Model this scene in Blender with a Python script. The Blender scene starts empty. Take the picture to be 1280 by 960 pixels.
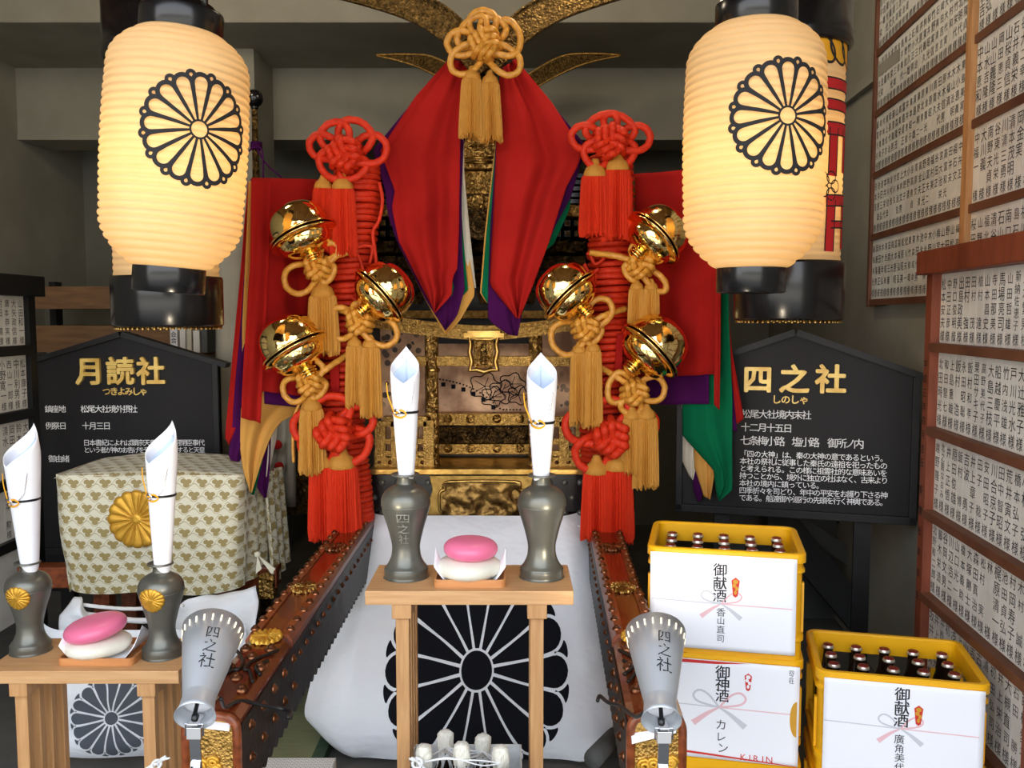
import bpy, math, random
from mathutils import Vector, Matrix, noise
random.seed(7)
SC = bpy.context.scene
COL = SC.collection
PI = math.pi

# ------------------------------------------------------------------ camera
F = 1108.0
CAM_Z = 1.55
PITCH = math.atan(85.0 / F)
cam = bpy.data.cameras.new('camera')
cam.sensor_width = 36.0
cam.lens = F * 36.0 / 1280.0
cam.clip_start = 0.05
cam_o = bpy.data.objects.new('camera', cam)
COL.objects.link(cam_o)
cam_o.location = (0, 0, CAM_Z)
cam_o.rotation_euler = (PI / 2 - PITCH, 0, 0)
SC.camera = cam_o

# ------------------------------------------------------------------ world, exposure
w = bpy.data.worlds.new('sky')
SC.world = w
w.use_nodes = True
nt = w.node_tree
bg = nt.nodes['Background']
tc = nt.nodes.new('ShaderNodeTexCoord')
sp = nt.nodes.new('ShaderNodeSeparateXYZ')
cr = nt.nodes.new('ShaderNodeValToRGB')
nt.links.new(tc.outputs['Generated'], sp.inputs[0])
nt.links.new(sp.outputs['Z'], cr.inputs[0])
cr.color_ramp.elements[0].position = 0.0
cr.color_ramp.elements[0].color = (0.95, 0.93, 0.92, 1)
cr.color_ramp.elements[1].position = 0.6
cr.color_ramp.elements[1].color = (0.74, 0.84, 1.0, 1)
nt.links.new(cr.outputs[0], bg.inputs[0])
bg.inputs[1].default_value = 3.3
sun = bpy.data.lights.new('sun', 'SUN')
sun.energy = 9.0
sun.angle = .01
sun.color = (1.0, .95, .86)
sun_o = bpy.data.objects.new('sun', sun)
COL.objects.link(sun_o)
sun_o.rotation_euler = (math.radians(-28), math.radians(8), 0)      # high behind the hall: it lights the forecourt only
# two warm fill lamps added to brighten the hall, unseen above the frame (their bowls stand in the setting below)
FILL_LAMPS = ((-1.55, 3.3, 3.22), (.30, 3.3, 3.22))
for cl_ in FILL_LAMPS:
    l = bpy.data.lights.new('fill_lamp', 'POINT')
    l.energy = 18.0
    l.color = (1.0, .84, .60)
    l.shadow_soft_size = .12
    lo = bpy.data.objects.new('fill_lamp', l)
    COL.objects.link(lo)
    lo.location = cl_
SC.view_settings.view_transform = 'Standard'
SC.view_settings.look = 'None'
SC.view_settings.gamma = 1
SC.view_settings.use_curve_mapping = False
SC.view_settings.exposure = 0.4


def at(px, py, Y):
    """world point seen at pixel (px, py) of the 1280x960 frame, at distance Y"""
    u = (px - 640.0) / F
    v = (480.0 - py) / F
    c, s = math.cos(PITCH), math.sin(PITCH)
    d = Vector((u, c + v * s, -s + v * c))
    d *= Y / d.y
    return Vector((d.x, Y, d.z + CAM_Z))


# ------------------------------------------------------------------ materials
def lin(c):
    return tuple(((x / 255.0) / 12.92 if x / 255.0 <= 0.04045 else ((x / 255.0 + 0.055) / 1.055) ** 2.4) for x in c) + (1,)


class Nodes:
    def __init__(s, m):
        s.t = m.node_tree
        s.b = s.t.nodes['Principled BSDF']

    def new(s, kind, **kw):
        n = s.t.nodes.new(kind)
        for k, v in kw.items():
            setattr(n, k, v)
        return n

    def link(s, a, b):
        s.t.links.new(a, b)

    def math(s, op, a, b=None):
        n = s.new('ShaderNodeMath', operation=op)
        for i, x in enumerate((a, b)):
            if x is None:
                continue
            if isinstance(x, (int, float)):
                n.inputs[i].default_value = x
            else:
                s.link(x, n.inputs[i])
        return n.outputs[0]

    def mix(s, fac, a, b):
        n = s.new('ShaderNodeMix', data_type='RGBA')
        for i, x in ((0, fac), (6, a), (7, b)):
            if isinstance(x, (int, float)):
                n.inputs[i].default_value = x
            elif isinstance(x, tuple):
                n.inputs[i].default_value = x
            else:
                s.link(x, n.inputs[i])
        return n.outputs[2]

    def ramp(s, x, lo, hi):
        n = s.new('ShaderNodeMapRange')
        n.inputs[1].default_value = lo
        n.inputs[2].default_value = hi
        s.link(x, n.inputs[0])
        return n.outputs[0]

    def tex(s, kind, scale, vec=None, **kw):
        n = s.new(kind)
        n.inputs['Scale'].default_value = scale
        for k, v in kw.items():
            if k in n.inputs:
                n.inputs[k].default_value = v
        if vec is None:
            vec = s.new('ShaderNodeTexCoord').outputs['Object']
        s.link(vec, n.inputs['Vector'])
        return n


MATS = {}


def mat(name, rgb, rough=0.6, metal=0.0, rgb2=None, nscale=8.0, nstretch=None, ncontrast=(0.35, 0.65), bump=None, spec=0.5,
        coat=0.0, sheen=0.0, trans=0.0):
    """principled material; rgb/rgb2 sRGB 0-255 blended by noise; bump=(kind, scale, strength, distance)"""
    m = bpy.data.materials.new(name)
    m.use_nodes = True
    n = Nodes(m)
    b = n.b
    b.inputs['Base Color'].default_value = lin(rgb)
    b.inputs['Roughness'].default_value = rough
    b.inputs['Metallic'].default_value = metal
    b.inputs['Specular IOR Level'].default_value = spec
    b.inputs['Coat Weight'].default_value = coat
    b.inputs['Sheen Weight'].default_value = sheen
    b.inputs['Transmission Weight'].default_value = trans
    vec = None
    if nstretch:
        mp = n.new('ShaderNodeMapping')
        mp.inputs['Scale'].default_value = nstretch
        n.link(n.new('ShaderNodeTexCoord').outputs['Object'], mp.inputs[0])
        vec = mp.outputs[0]
    if rgb2:
        t = n.tex('ShaderNodeTexNoise', nscale, vec, Detail=4.0)
        f = n.ramp(t.outputs['Fac'], *ncontrast)
        n.link(n.mix(f, lin(rgb), lin(rgb2)), b.inputs['Base Color'])
    if bump:
        kind, sc, st, dist = bump
        if kind == 'noise':
            h = n.tex('ShaderNodeTexNoise', sc, vec, Detail=3.0).outputs['Fac']
        elif kind == 'voronoi':
            h = n.tex('ShaderNodeTexVoronoi', sc, vec).outputs['Distance']
        elif kind == 'carve':
            a = n.tex('ShaderNodeTexVoronoi', sc, vec).outputs['Distance']
            c = n.tex('ShaderNodeTexNoise', sc * 0.7, vec, Detail=2.0, Distortion=2.5).outputs['Fac']
            h = n.math('ADD', a, n.math('MULTIPLY', c, 1.4))
        elif kind == 'wave':
            h = n.tex('ShaderNodeTexWave', sc, vec, Distortion=1.0).outputs['Fac']
        bp = n.new('ShaderNodeBump')
        bp.inputs['Strength'].default_value = st
        bp.inputs['Distance'].default_value = dist
        n.link(h, bp.inputs['Height'])
        n.link(bp.outputs[0], b.inputs['Normal'])
    MATS[name] = m
    return m


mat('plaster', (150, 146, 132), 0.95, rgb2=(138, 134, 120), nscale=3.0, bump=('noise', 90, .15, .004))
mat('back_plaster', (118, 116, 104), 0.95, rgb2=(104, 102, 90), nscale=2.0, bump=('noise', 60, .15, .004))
mat('concrete', (92, 90, 84), 0.9, rgb2=(74, 73, 69), nscale=5.0, bump=('noise', 40, .2, .004))
mat('gravel', (190, 184, 172), 0.95, rgb2=(150, 146, 136), nscale=30.0)
mat('curtain_cloth', (158, 152, 138), 0.95, rgb2=(146, 140, 126), nscale=4, spec=.1)
mat('unseen_hedge', (70, 84, 54), 0.95, rgb2=(38, 50, 30), nscale=9.0, bump=('noise', 25, .8, .05))
mat('eave_wood', (120, 88, 56), 0.8, rgb2=(96, 68, 42), nscale=5, nstretch=(6, .6, 6))
mat('grey_trim', (88, 90, 88), 0.8, rgb2=(76, 78, 76), nscale=6)
mat('dark_trim', (44, 45, 45), 0.85)
mat('bell_gold', (252, 224, 150), 0.06, 1.0, bump=('noise', 7, .04, .02))
mat('gold_carved', (206, 164, 92), 0.36, 1.0, rgb2=(128, 94, 44), nscale=40, bump=('carve', 55, .75, .012))
mat('gold_fine', (196, 156, 86), 0.36, 1.0, rgb2=(150, 116, 60), nscale=70, bump=('carve', 150, .45, .005))
mat('gold_flat', (164, 134, 74), 0.4, 1.0, rgb2=(134, 106, 56), nscale=30, bump=('noise', 90, .25, .003))
mat('relief_gold', (150, 118, 66), 0.42, 1.0, rgb2=(96, 72, 40), nscale=30, bump=('noise', 70, .5, .006))
mat('gold_dim', (124, 98, 56), 0.42, 1.0, rgb2=(72, 56, 32), nscale=60, bump=('carve', 90, .7, .008))
mat('gold_plain', (202, 164, 92), 0.3, 1.0, rgb2=(146, 112, 56), nscale=20, bump=('noise', 60, .2, .004))
mat('gold_leaf', (216, 166, 58), 0.42, 0.55, rgb2=(202, 148, 46), nscale=30, bump=('noise', 160, .25, .003))
mat('bronze_carved', (120, 92, 52), 0.45, 0.9, rgb2=(58, 44, 26), nscale=30, bump=('carve', 48, .9, .015))
mat('black_lacquer', (16, 16, 18), 0.22, bump=('noise', 12, .05, .004))
mat('black_wood', (22, 21, 22), 0.5, spec=.35, rgb2=(16, 15, 16), nscale=10)
mat('sign_black', (27, 25, 26), 0.6, spec=.3, rgb2=(23, 21, 22), nscale=3)
mat('dark_panel', (34, 26, 20), 0.5, rgb2=(20, 18, 16), nscale=9)
mat('red_cloth', (164, 30, 26), 0.95, rgb2=(150, 24, 21), nscale=5, bump=('noise', 500, .25, .002), spec=.1)
mat('purple_cloth', (70, 16, 74), 0.95, rgb2=(60, 12, 64), nscale=5, bump=('noise', 500, .25, .002), spec=.1)
mat('green_cloth', (8, 104, 66), 0.95, rgb2=(6, 92, 58), nscale=5, bump=('noise', 500, .25, .002), spec=.1)
mat('ochre_cloth', (206, 152, 76), 0.95, rgb2=(196, 142, 68), nscale=5, bump=('noise', 500, .25, .002), spec=.1)
mat('white_cloth', (240, 244, 248), 0.95, nstretch=(1, 1, 1.6), bump=('noise', 5, .55, .05), spec=.1)
mat('cream_cloth', (206, 198, 180), 0.95, rgb2=(192, 184, 166), nscale=4, bump=('noise', 400, .2, .002), spec=.1)
mat('crest_black', (24, 25, 30), 0.95, spec=.1)
mat('crest_grey', (88, 94, 102), 0.95, spec=.1)
mat('red_cord', (212, 52, 18), 0.6, rgb2=(192, 40, 12), nscale=60, spec=.3)
mat('red_thread', (214, 54, 20), 0.8, rgb2=(184, 38, 14), nscale=30, nstretch=(60, 60, 1), spec=.2)
mat('yellow_cord', (216, 156, 62), 0.42, rgb2=(190, 128, 42), nscale=60)
mat('yellow_thread', (206, 150, 64), 0.7, rgb2=(170, 114, 38), nscale=30, nstretch=(60, 60, 1), spec=.3)
mat('cypress', (206, 160, 110), 0.55, rgb2=(190, 142, 92), nscale=6, nstretch=(1.2, 18, 18), bump=('noise', 30, .08, .003))
mat('cypress_leg', (200, 152, 100), 0.55, rgb2=(184, 134, 84), nscale=6, nstretch=(18, 18, 1.2))
mat('tray_wood', (202, 138, 82), 0.4, rgb2=(190, 124, 70), nscale=5, nstretch=(1.5, 14, 14))
mat('pole_lacquer', (112, 46, 22), 0.22, rgb2=(80, 28, 11), nscale=7, nstretch=(3, .6, 3), coat=.4)
mat('pole_edge', (138, 70, 36), 0.3, rgb2=(100, 46, 22), nscale=9, nstretch=(6, 1, 6))
mat('copper', (150, 98, 68), 0.35, 1.0, rgb2=(92, 58, 40), nscale=40)
mat('pole_black', (20, 17, 15), 0.42, spec=.25, rgb2=(38, 27, 20), nscale=20, bump=('noise', 50, .25, .006))
mat('pewter', (116, 115, 105), 0.33, 0.55, rgb2=(98, 97, 88), nscale=9)
mat('paper', (242, 242, 246), 0.75, bump=('noise', 14, .06, .01))
mat('paper_blue', (206, 222, 244), 0.75)
mat('strip_paper', (222, 220, 212), 0.85, rgb2=(206, 203, 194), nscale=7)
mat('ink', (26, 25, 27), 0.8)
mat('faint_ink', (60, 58, 62), 0.8)
mat('engraved_metal', (150, 149, 138), 0.5, 0.4)
mat('mochi_pink', (234, 122, 156), 0.32, rgb2=(230, 112, 148), nscale=3)
mat('mochi_white', (232, 230, 214), 0.4, rgb2=(226, 222, 204), nscale=12)
mat('aluminium', (186, 190, 194), 0.42, 0.55)
mat('chrome', (216, 216, 220), 0.1, 1.0)
mat('black_plastic', (20, 20, 22), 0.4)
mat('white_plastic', (226, 226, 226), 0.35)
mat('crate_yellow', (240, 178, 14), 0.38, rgb2=(232, 166, 10), nscale=4)
mat('bottle_glass', (30, 18, 10), 0.08, spec=.6)
mat('cap_red', (126, 34, 28), 0.4, 0.3)
mat('cap_rim', (214, 206, 190), 0.3, .7)
mat('print_red', (206, 44, 36), 0.6)
mat('print_pink', (232, 188, 192), 0.7)
mat('print_grey', (204, 204, 210), 0.7)
mat('print_gold', (206, 150, 40), 0.5)
mat('frame_red_wood', (132, 66, 40), 0.55, rgb2=(112, 52, 30), nscale=5, nstretch=(6, 6, 1.0))
mat('frame_brown_wood', (112, 68, 44), 0.6, rgb2=(92, 54, 34), nscale=6)
mat('rail_wood', (190, 140, 88), 0.6, rgb2=(168, 118, 70), nscale=6, nstretch=(8, 8, 1))
mat('shelf_wood', (128, 92, 56), 0.7, rgb2=(104, 72, 42), nscale=5, nstretch=(1, 8, 8))
mat('sign_gold', (240, 206, 116), 0.35, .15, rgb2=(216, 172, 80), nscale=25)
mat('sign_white', (250, 250, 248), 0.5)
mat('rope_white', (232, 232, 230), 0.8)
mat('tatami', (136, 140, 104), 0.85, rgb2=(120, 126, 92), nscale=10, nstretch=(1, 30, 1))
mat('tatami_edge', (58, 84, 60), 0.8, rgb2=(46, 70, 50), nscale=30)
mat('wrap_paper', (230, 230, 226), 0.55, rgb2=(212, 214, 210), nscale=60)
mat('lantern_red', (190, 22, 26), 0.7)
mat('lantern_yellow', (226, 160, 20), 0.7)
mat('crown_white', (226, 222, 206), 0.7)


m_ = mat('lamp_glow', (255, 236, 190), 0.5)
m_.node_tree.nodes['Principled BSDF'].inputs['Emission Color'].default_value = (1, .86, .62, 1)
m_.node_tree.nodes['Principled BSDF'].inputs['Emission Strength'].default_value = .9


def mat_clear():
    m = mat('clear_plastic', (240, 244, 246), 0.15, trans=0.9)
    return m


mat_clear()


def mat_lantern():
    """oiled washi: light passes through it from the lamp inside"""
    m = bpy.data.materials.new('lantern_paper')
    m.use_nodes = True
    n = Nodes(m)
    t = n.t
    out = t.nodes['Material Output']
    tr = n.new('ShaderNodeBsdfTranslucent')
    df = n.new('ShaderNodeBsdfDiffuse')
    mixs = n.new('ShaderNodeMixShader')
    nz = n.tex('ShaderNodeTexNoise', 14.0, Detail=3.0)
    colr = n.mix(nz.outputs['Fac'], lin((246, 224, 180)), lin((238, 212, 162)))
    n.link(colr, tr.inputs[0])
    n.link(colr, df.inputs[0])
    mixs.inputs[0].default_value = 0.45
    n.link(tr.outputs[0], mixs.inputs[1])
    n.link(df.outputs[0], mixs.inputs[2])
    n.link(mixs.outputs[0], out.inputs[0])
    MATS['lantern_paper'] = m


mat_lantern()


def mat_brocade():
    """cream silk with rows of gold three-leaf motifs and thin vines, laid out in metres over the UV map"""
    m = bpy.data.materials.new('brocade')
    m.use_nodes = True
    n = Nodes(m)
    uv = n.new('ShaderNodeTexCoord').outputs['UV']
    nd = n.tex('ShaderNodeTexNoise', 5.0, uv, Detail=2.0)
    sepd = n.new('ShaderNodeSeparateXYZ')
    n.link(nd.outputs['Color'], sepd.inputs[0])
    s = n.new('ShaderNodeSeparateXYZ')
    n.link(uv, s.inputs[0])
    ux = n.math('ADD', n.math('MULTIPLY', s.outputs[0], 16.5), n.math('MULTIPLY', sepd.outputs[0], .35))
    vy = n.math('ADD', n.math('MULTIPLY', s.outputs[1], 22.0), n.math('MULTIPLY', sepd.outputs[1], .3))
    row = n.math('FLOOR', vy)
    odd = n.math('MULTIPLY', n.math('MODULO', n.math('ABSOLUTE', row), 2.0), .5)
    ux = n.math('ADD', ux, odd)
    cx = n.math('SUBTRACT', n.math('FRACT', ux), .5)
    cy = n.math('SUBTRACT', n.math('FRACT', vy), .5)

    def blob(x, y, r):
        dx = n.math('SUBTRACT', cx, x)
        dy = n.math('SUBTRACT', cy, y)
        d = n.math('SQRT', n.math('ADD', n.math('MULTIPLY', dx, dx), n.math('MULTIPLY', dy, dy)))
        return n.math('LESS_THAN', d, r)
    f = n.math('MAXIMUM', n.math('MAXIMUM', blob(-.16, .13, .19), blob(.17, .11, .18)), blob(.02, -.18, .20))
    wv = n.math('SINE', n.math('MULTIPLY', ux, 6.283))
    vine = n.math('LESS_THAN', n.math('ABSOLUTE', n.math('SUBTRACT', cy, n.math('ADD', n.math('MULTIPLY', wv, .3), .12))), .035)
    f = n.math('MAXIMUM', f, n.math('MULTIPLY', vine, .75))
    wv2 = n.math('COSINE', n.math('MULTIPLY', ux, 6.283))
    vine2 = n.math('LESS_THAN', n.math('ABSOLUTE', n.math('SUBTRACT', cy, n.math('ADD', n.math('MULTIPLY', wv2, .22), -.28))), .045)
    f = n.math('MAXIMUM', f, n.math('MULTIPLY', vine2, .6))
    colr = n.mix(f, lin((214, 210, 186)), lin((152, 134, 80)))
    n.link(colr, n.b.inputs['Base Color'])
    n.b.inputs['Roughness'].default_value = .55
    n.b.inputs['Sheen Weight'].default_value = .2
    MATS['brocade'] = m


mat_brocade()


def mat_painting():
    """faded painted wood panel: rosy mist over grey-brown hills"""
    m = mat('painted_panel', (150, 112, 84), 0.6)
    n = Nodes(m)
    t = n.tex('ShaderNodeTexNoise', 6.0, Detail=5.0)
    v = n.tex('ShaderNodeTexVoronoi', 26.0)
    f = n.ramp(t.outputs['Fac'], .4, .6)
    a = n.mix(f, lin((240, 196, 154)), lin((156, 112, 80)))
    b = n.mix(n.math('LESS_THAN', v.outputs['Distance'], .35), a, lin((86, 70, 60)))
    n.link(n.mix(n.ramp(n.tex('ShaderNodeTexNoise', 2.2).outputs['Fac'], .5, .6), a, b), n.b.inputs['Base Color'])


mat_painting()


def mat_giftpaper():
    m = mat('gift_paper', (206, 204, 194), 0.6)
    n = Nodes(m)
    mp = n.new('ShaderNodeMapping')
    mp.inputs['Scale'].default_value = (60, 60, 60)
    n.link(n.new('ShaderNodeTexCoord').outputs['Object'], mp.inputs[0])
    br = n.new('ShaderNodeTexBrick')
    br.inputs['Scale'].default_value = .6
    br.inputs['Mortar Size'].default_value = .03
    br.inputs['Color1'].default_value = lin((232, 230, 222))
    br.inputs['Color2'].default_value = lin((226, 224, 216))
    br.inputs['Mortar'].default_value = lin((150, 140, 122))
    n.link(mp.outputs[0], br.inputs[0])
    n.link(br.outputs[0], n.b.inputs['Base Color'])


mat_giftpaper()


# ------------------------------------------------------------------ mesh builder
class MB:
    def __init__(s):
        s.v, s.f, s.mi, s.sm, s.uv = [], [], [], [], {}
        s.M = Matrix.Identity(4)

    def add(s, verts, faces, mi=0, smooth=False, uvs=None):
        o = len(s.v)
        M = s.M
        s.v.extend([M @ Vector(p) for p in verts])
        for f in faces:
            s.f.append([i + o for i in f])
            s.mi.append(mi)
            s.sm.append(smooth)
        if uvs:
            for i, q in enumerate(uvs):
                s.uv[o + i] = q
        return s

    def box(s, c, d, R=None, mi=0):
        c = Vector(c)
        hx, hy, hz = d[0] / 2, d[1] / 2, d[2] / 2
        vs = [Vector((x, y, z)) for x in (-hx, hx) for y in (-hy, hy) for z in (-hz, hz)]
        if R is not None:
            vs = [R @ q for q in vs]
        vs = [q + c for q in vs]
        return s.add(vs, [(0, 1, 3, 2), (4, 6, 7, 5), (0, 4, 5, 1), (2, 3, 7, 6), (0, 2, 6, 4), (1, 5, 7, 3)], mi)

    def span(s, a, b, mi=0):
        a, b = Vector(a), Vector(b)
        return s.box((a + b) / 2, [abs(b[i] - a[i]) for i in range(3)], mi=mi)

    def tube(s, pts, r, seg=8, closed=False, mi=0, strands=0, twist=0.0, depth=.18, cap=True):
        pts = [Vector(p) for p in pts]
        n = len(pts)
        vs, fs = [], []
        nrm = None
        length = 0.0
        for i, p in enumerate(pts):
            if closed:
                t = pts[(i + 1) % n] - pts[i - 1]
            else:
                t = pts[min(i + 1, n - 1)] - pts[max(i - 1, 0)]
            if t.length < 1e-9:
                t = Vector((0, 0, 1))
            t.normalize()
            if nrm is None:
                nrm = t.orthogonal().normalized()
            nrm = nrm - t * nrm.dot(t)
            if nrm.length < 1e-6:
                nrm = t.orthogonal()
            nrm.normalize()
            bn = t.cross(nrm)
            if i:
                length += (p - pts[i - 1]).length
            rr = r[i] if isinstance(r, (list, tuple)) else r
            for k in range(seg):
                a = 2 * PI * k / seg
                q = rr
                if strands:
                    q = rr * (1 - depth + depth * abs(math.cos(strands * (a + twist * length) / 2)) * 1.5)
                vs.append(p + (nrm * math.cos(a) + bn * math.sin(a)) * q)
        m = n if closed else n - 1
        for i in range(m):
            j = (i + 1) % n
            for k in range(seg):
                l = (k + 1) % seg
                fs.append((i * seg + k, i * seg + l, j * seg + l, j * seg + k))
        if cap and not closed:
            fs.append(tuple(range(seg))[::-1])
            fs.append(tuple((n - 1) * seg + k for k in range(seg)))
        return s.add(vs, fs, mi, True)

    def lathe(s, prof, seg=32, M=None, rf=None, mi=0, closed=False, smooth=True):
        """prof: [(r, z)...] turned about z; M places it; rf(angle, i) scales the radius"""
        vs, fs = [], []
        for i, (r, z) in enumerate(prof):
            for k in range(seg):
                a = 2 * PI * k / seg
                q = r * (rf(a, i) if rf else 1)
                p = Vector((q * math.cos(a), q * math.sin(a), z))
                vs.append(M @ p if M else p)
        n = len(prof)
        for i in range(n if closed else n - 1):
            j = (i + 1) % n
            for k in range(seg):
                l = (k + 1) % seg
                fs.append((i * seg + k, i * seg + l, j * seg + l, j * seg + k))
        return s.add(vs, fs, mi, smooth)

    def grid(s, fn, nu, nv, mi=0, smooth=True, uvfn=None, wrap=False):
        vs, fs, uv = [], [], []
        for j in range(nv + 1):
            for i in range(nu + 1):
                u, v = i / nu, j / nv
                vs.append(fn(u, v))
                if uvfn:
                    uv.append(uvfn(u, v))
        W = nu + 1
        for j in range(nv):
            for i in range(nu):
                fs.append((j * W + i, j * W + i + 1, (j + 1) * W + i + 1, (j + 1) * W + i))
        return s.add(vs, fs, mi, smooth, uv or None)

    def prism(s, poly, a, b, mi=0):
        """poly: 3-D points of a planar outline at offset a, swept to offset b (both Vectors)"""
        n = len(poly)
        a, b = Vector(a), Vector(b)
        vs = [Vector(p) + a for p in poly] + [Vector(p) + b for p in poly]
        fs = [tuple(range(n)), tuple(range(2 * n - 1, n - 1, -1))]
        for i in range(n):
            j = (i + 1) % n
            fs.append((i, i + n, j + n, j))
        return s.add(vs, fs, mi)

    def ribbon(s, pts, hw, mapf, closed=False, mi=0):
        """flat 2-D line of half width hw, mapped by mapf((x, y)) -> 3-D"""
        n = len(pts)
        vs, fs = [], []
        for i in range(n):
            if closed:
                a, b = pts[i - 1], pts[(i + 1) % n]
            else:
                a, b = pts[max(i - 1, 0)], pts[min(i + 1, n - 1)]
            dx, dy = b[0] - a[0], b[1] - a[1]
            L = math.hypot(dx, dy) or 1
            nx, ny = -dy / L, dx / L
            h = hw[i] if isinstance(hw, (list, tuple)) else hw
            vs.append(mapf(pts[i][0] + nx * h, pts[i][1] + ny * h))
            vs.append(mapf(pts[i][0] - nx * h, pts[i][1] - ny * h))
        for i in range(n if closed else n - 1):
            j = (i + 1) % n
            fs.append((2 * i, 2 * j, 2 * j + 1, 2 * i + 1))
        return s.add(vs, fs, mi)

    def glyphs(s, items, mapf, mi=0, bold=.012, ext=0.0):
        """items: [(char, x, y, size)] with centres in 2-D, mapped by mapf(x, y[, depth])"""
        for ch, x, y, size in items:
            g = glyph(ch, 0.0, ext)
            if not g:
                continue
            if ord(ch) < 128:
                gx = [p[0] for p in g[0]]
                x -= (min(gx) + max(gx)) / 2 * size
            b = max(bold, 0)
            if b < .008:
                offs = ((0, 0),)
            elif b < .017:
                offs = ((-b, -b * .6), (b, b * .6))
            else:
                offs = [(0, 0)] + [(b * math.cos(t), b * math.sin(t)) for t in [2 * PI * i / 8 for i in range(8)]]
            for n_, (ox, oy) in enumerate(offs):
                if ext:
                    s.add([mapf(x + (p[0] + ox) * size, y + (p[1] + oy) * size, p[2] * size + n_ * .00012) for p in g[0]], g[1], mi)
                else:
                    s.add([mapf(x + (p[0] + ox) * size, y + (p[1] + oy) * size) for p in g[0]], g[1], mi)
        return s

    def build(s, name, mats, parent=None, origin=None, solid=0, bevel=0, sub=0, kind=None, local=False, offset=0):
        """link as one mesh object; vertices are in world space unless local"""
        if not isinstance(mats, (list, tuple)):
            mats = [mats]
        me = bpy.data.meshes.new(name)
        if local:
            off = Vector((0, 0, 0))
        elif parent:
            off = Vector((0, 0, 0))
            q = parent
            while q:
                off += q.location
                q = q.parent
        elif origin is not None:
            off = Vector(origin)
        else:
            xs = [p.x for p in s.v]
            ys = [p.y for p in s.v]
            zs = [p.z for p in s.v]
            off = Vector(((min(xs) + max(xs)) / 2, (min(ys) + max(ys)) / 2, min(zs)))
        me.from_pydata([p - off for p in s.v], [], s.f)
        for m in mats:
            me.materials.append(MATS[m] if isinstance(m, str) else m)
        me.polygons.foreach_set('material_index', s.mi)
        me.polygons.foreach_set('use_smooth', s.sm)
        if s.uv:
            l = me.uv_layers.new(name='UVMap')
            for lp in me.loops:
                l.data[lp.index].uv = s.uv.get(lp.vertex_index, (0, 0))
        me.update()
        o = bpy.data.objects.new(name, me)
        COL.objects.link(o)
        if parent:
            o.parent = parent
        elif not local:
            o.location = off
        if bevel:
            md = o.modifiers.new('bevel', 'BEVEL')
            md.width = bevel
            md.segments = 2
            md.limit_method = 'ANGLE'
            md.angle_limit = 0.7
        if solid:
            md = o.modifiers.new('solid', 'SOLIDIFY')
            md.thickness = solid
            md.offset = offset
        if sub:
            md = o.modifiers.new('sub', 'SUBSURF')
            md.levels = sub
            md.render_levels = sub
        if kind:
            o['kind'] = kind
        return o


def tag(o, label, cat, group=None):
    o['label'] = label
    o['category'] = cat
    if group:
        o['group'] = group
    return o


def thing(name, label, cat, loc=(0, 0, 0), rotz=0.0, group=None):
    o = bpy.data.objects.new(name, None)
    o.empty_display_size = .05
    COL.objects.link(o)
    o.location = loc
    o.rotation_euler = (0, 0, rotz)
    return tag(o, label, cat, group)


def dup(root, loc, rotz=None, label=None, group=None):
    r = root.copy()
    COL.objects.link(r)
    r.location = loc
    if rotz is not None:
        r.rotation_euler = (0, 0, rotz)
    if label:
        r['label'] = label
    if group:
        r['group'] = group
    for ch in list(root.children):
        c = ch.copy()
        COL.objects.link(c)
        c.parent = r
        for g in ch.children:
            d = g.copy()
            COL.objects.link(d)
            d.parent = c
    return r


# ------------------------------------------------------------------ writing
GL = {}


def glyph(ch, bold=.012, ext=0.0):
    k = (ch, bold, ext)
    if k in GL:
        return GL[k]
    if ch in ' \u3000\n':
        GL[k] = None
        return None
    cu = bpy.data.curves.new('glyph', 'FONT')
    cu.body = ch
    cu.size = 1.0
    cu.resolution_u = 2
    cu.offset = 0
    cu.extrude = ext
    o = bpy.data.objects.new('glyph', cu)
    COL.objects.link(o)
    dg = bpy.context.evaluated_depsgraph_get()
    me = bpy.data.meshes.new_from_object(o.evaluated_get(dg))
    vs = [(p.co.x, p.co.y, p.co.z) for p in me.vertices]
    fs = [tuple(p.vertices) for p in me.polygons]
    bpy.data.objects.remove(o)
    bpy.data.meshes.remove(me)
    bpy.data.curves.remove(cu)
    if '_ref' not in GL:
        GL['_ref'] = None
        g = glyph('国', 0.0, 0.0)
        xs = [p[0] for p in g[0]]
        ys = [p[1] for p in g[0]]
        GL['_ref'] = ((min(xs) + max(xs)) / 2, (min(ys) + max(ys)) / 2, .9 / max(max(xs) - min(xs), 1e-6))
        GL.pop(('国', 0.0, 0.0))
    if GL['_ref']:
        cx, cy, sc = GL['_ref']
        vs = [((p[0] - cx) * sc, (p[1] - cy) * sc, p[2] * sc) for p in vs]
    GL[k] = (vs, fs)
    return GL[k]


def hline(text, x, y, size, adv=1.0):
    return [(c, x + (i + .5) * size * adv, y, size) for i, c in enumerate(text)]


def vline(text, x, y, size, adv=1.0):
    return [(c, x, y - (i + .5) * size * adv, size) for i, c in enumerate(text)]


# ------------------------------------------------------------------ curves, crests
def catmull(pts, n=8, closed=True):
    pts = [Vector(p) for p in pts]
    m = len(pts)
    out = []
    for i in range(m if closed else m - 1):
        if closed:
            a, b, c, d = pts[i - 1], pts[i], pts[(i + 1) % m], pts[(i + 2) % m]
        else:
            a, b, c, d = pts[max(i - 1, 0)], pts[i], pts[i + 1], pts[min(i + 2, m - 1)]
        for k in range(n):
            t = k / n
            out.append(.5 * ((2 * b) + (c - a) * t + (2 * a - 5 * b + 4 * c - d) * t * t + (3 * b - a - 3 * c + d) * t ** 3))
    if not closed:
        out.append(pts[-1])
    return out


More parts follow.
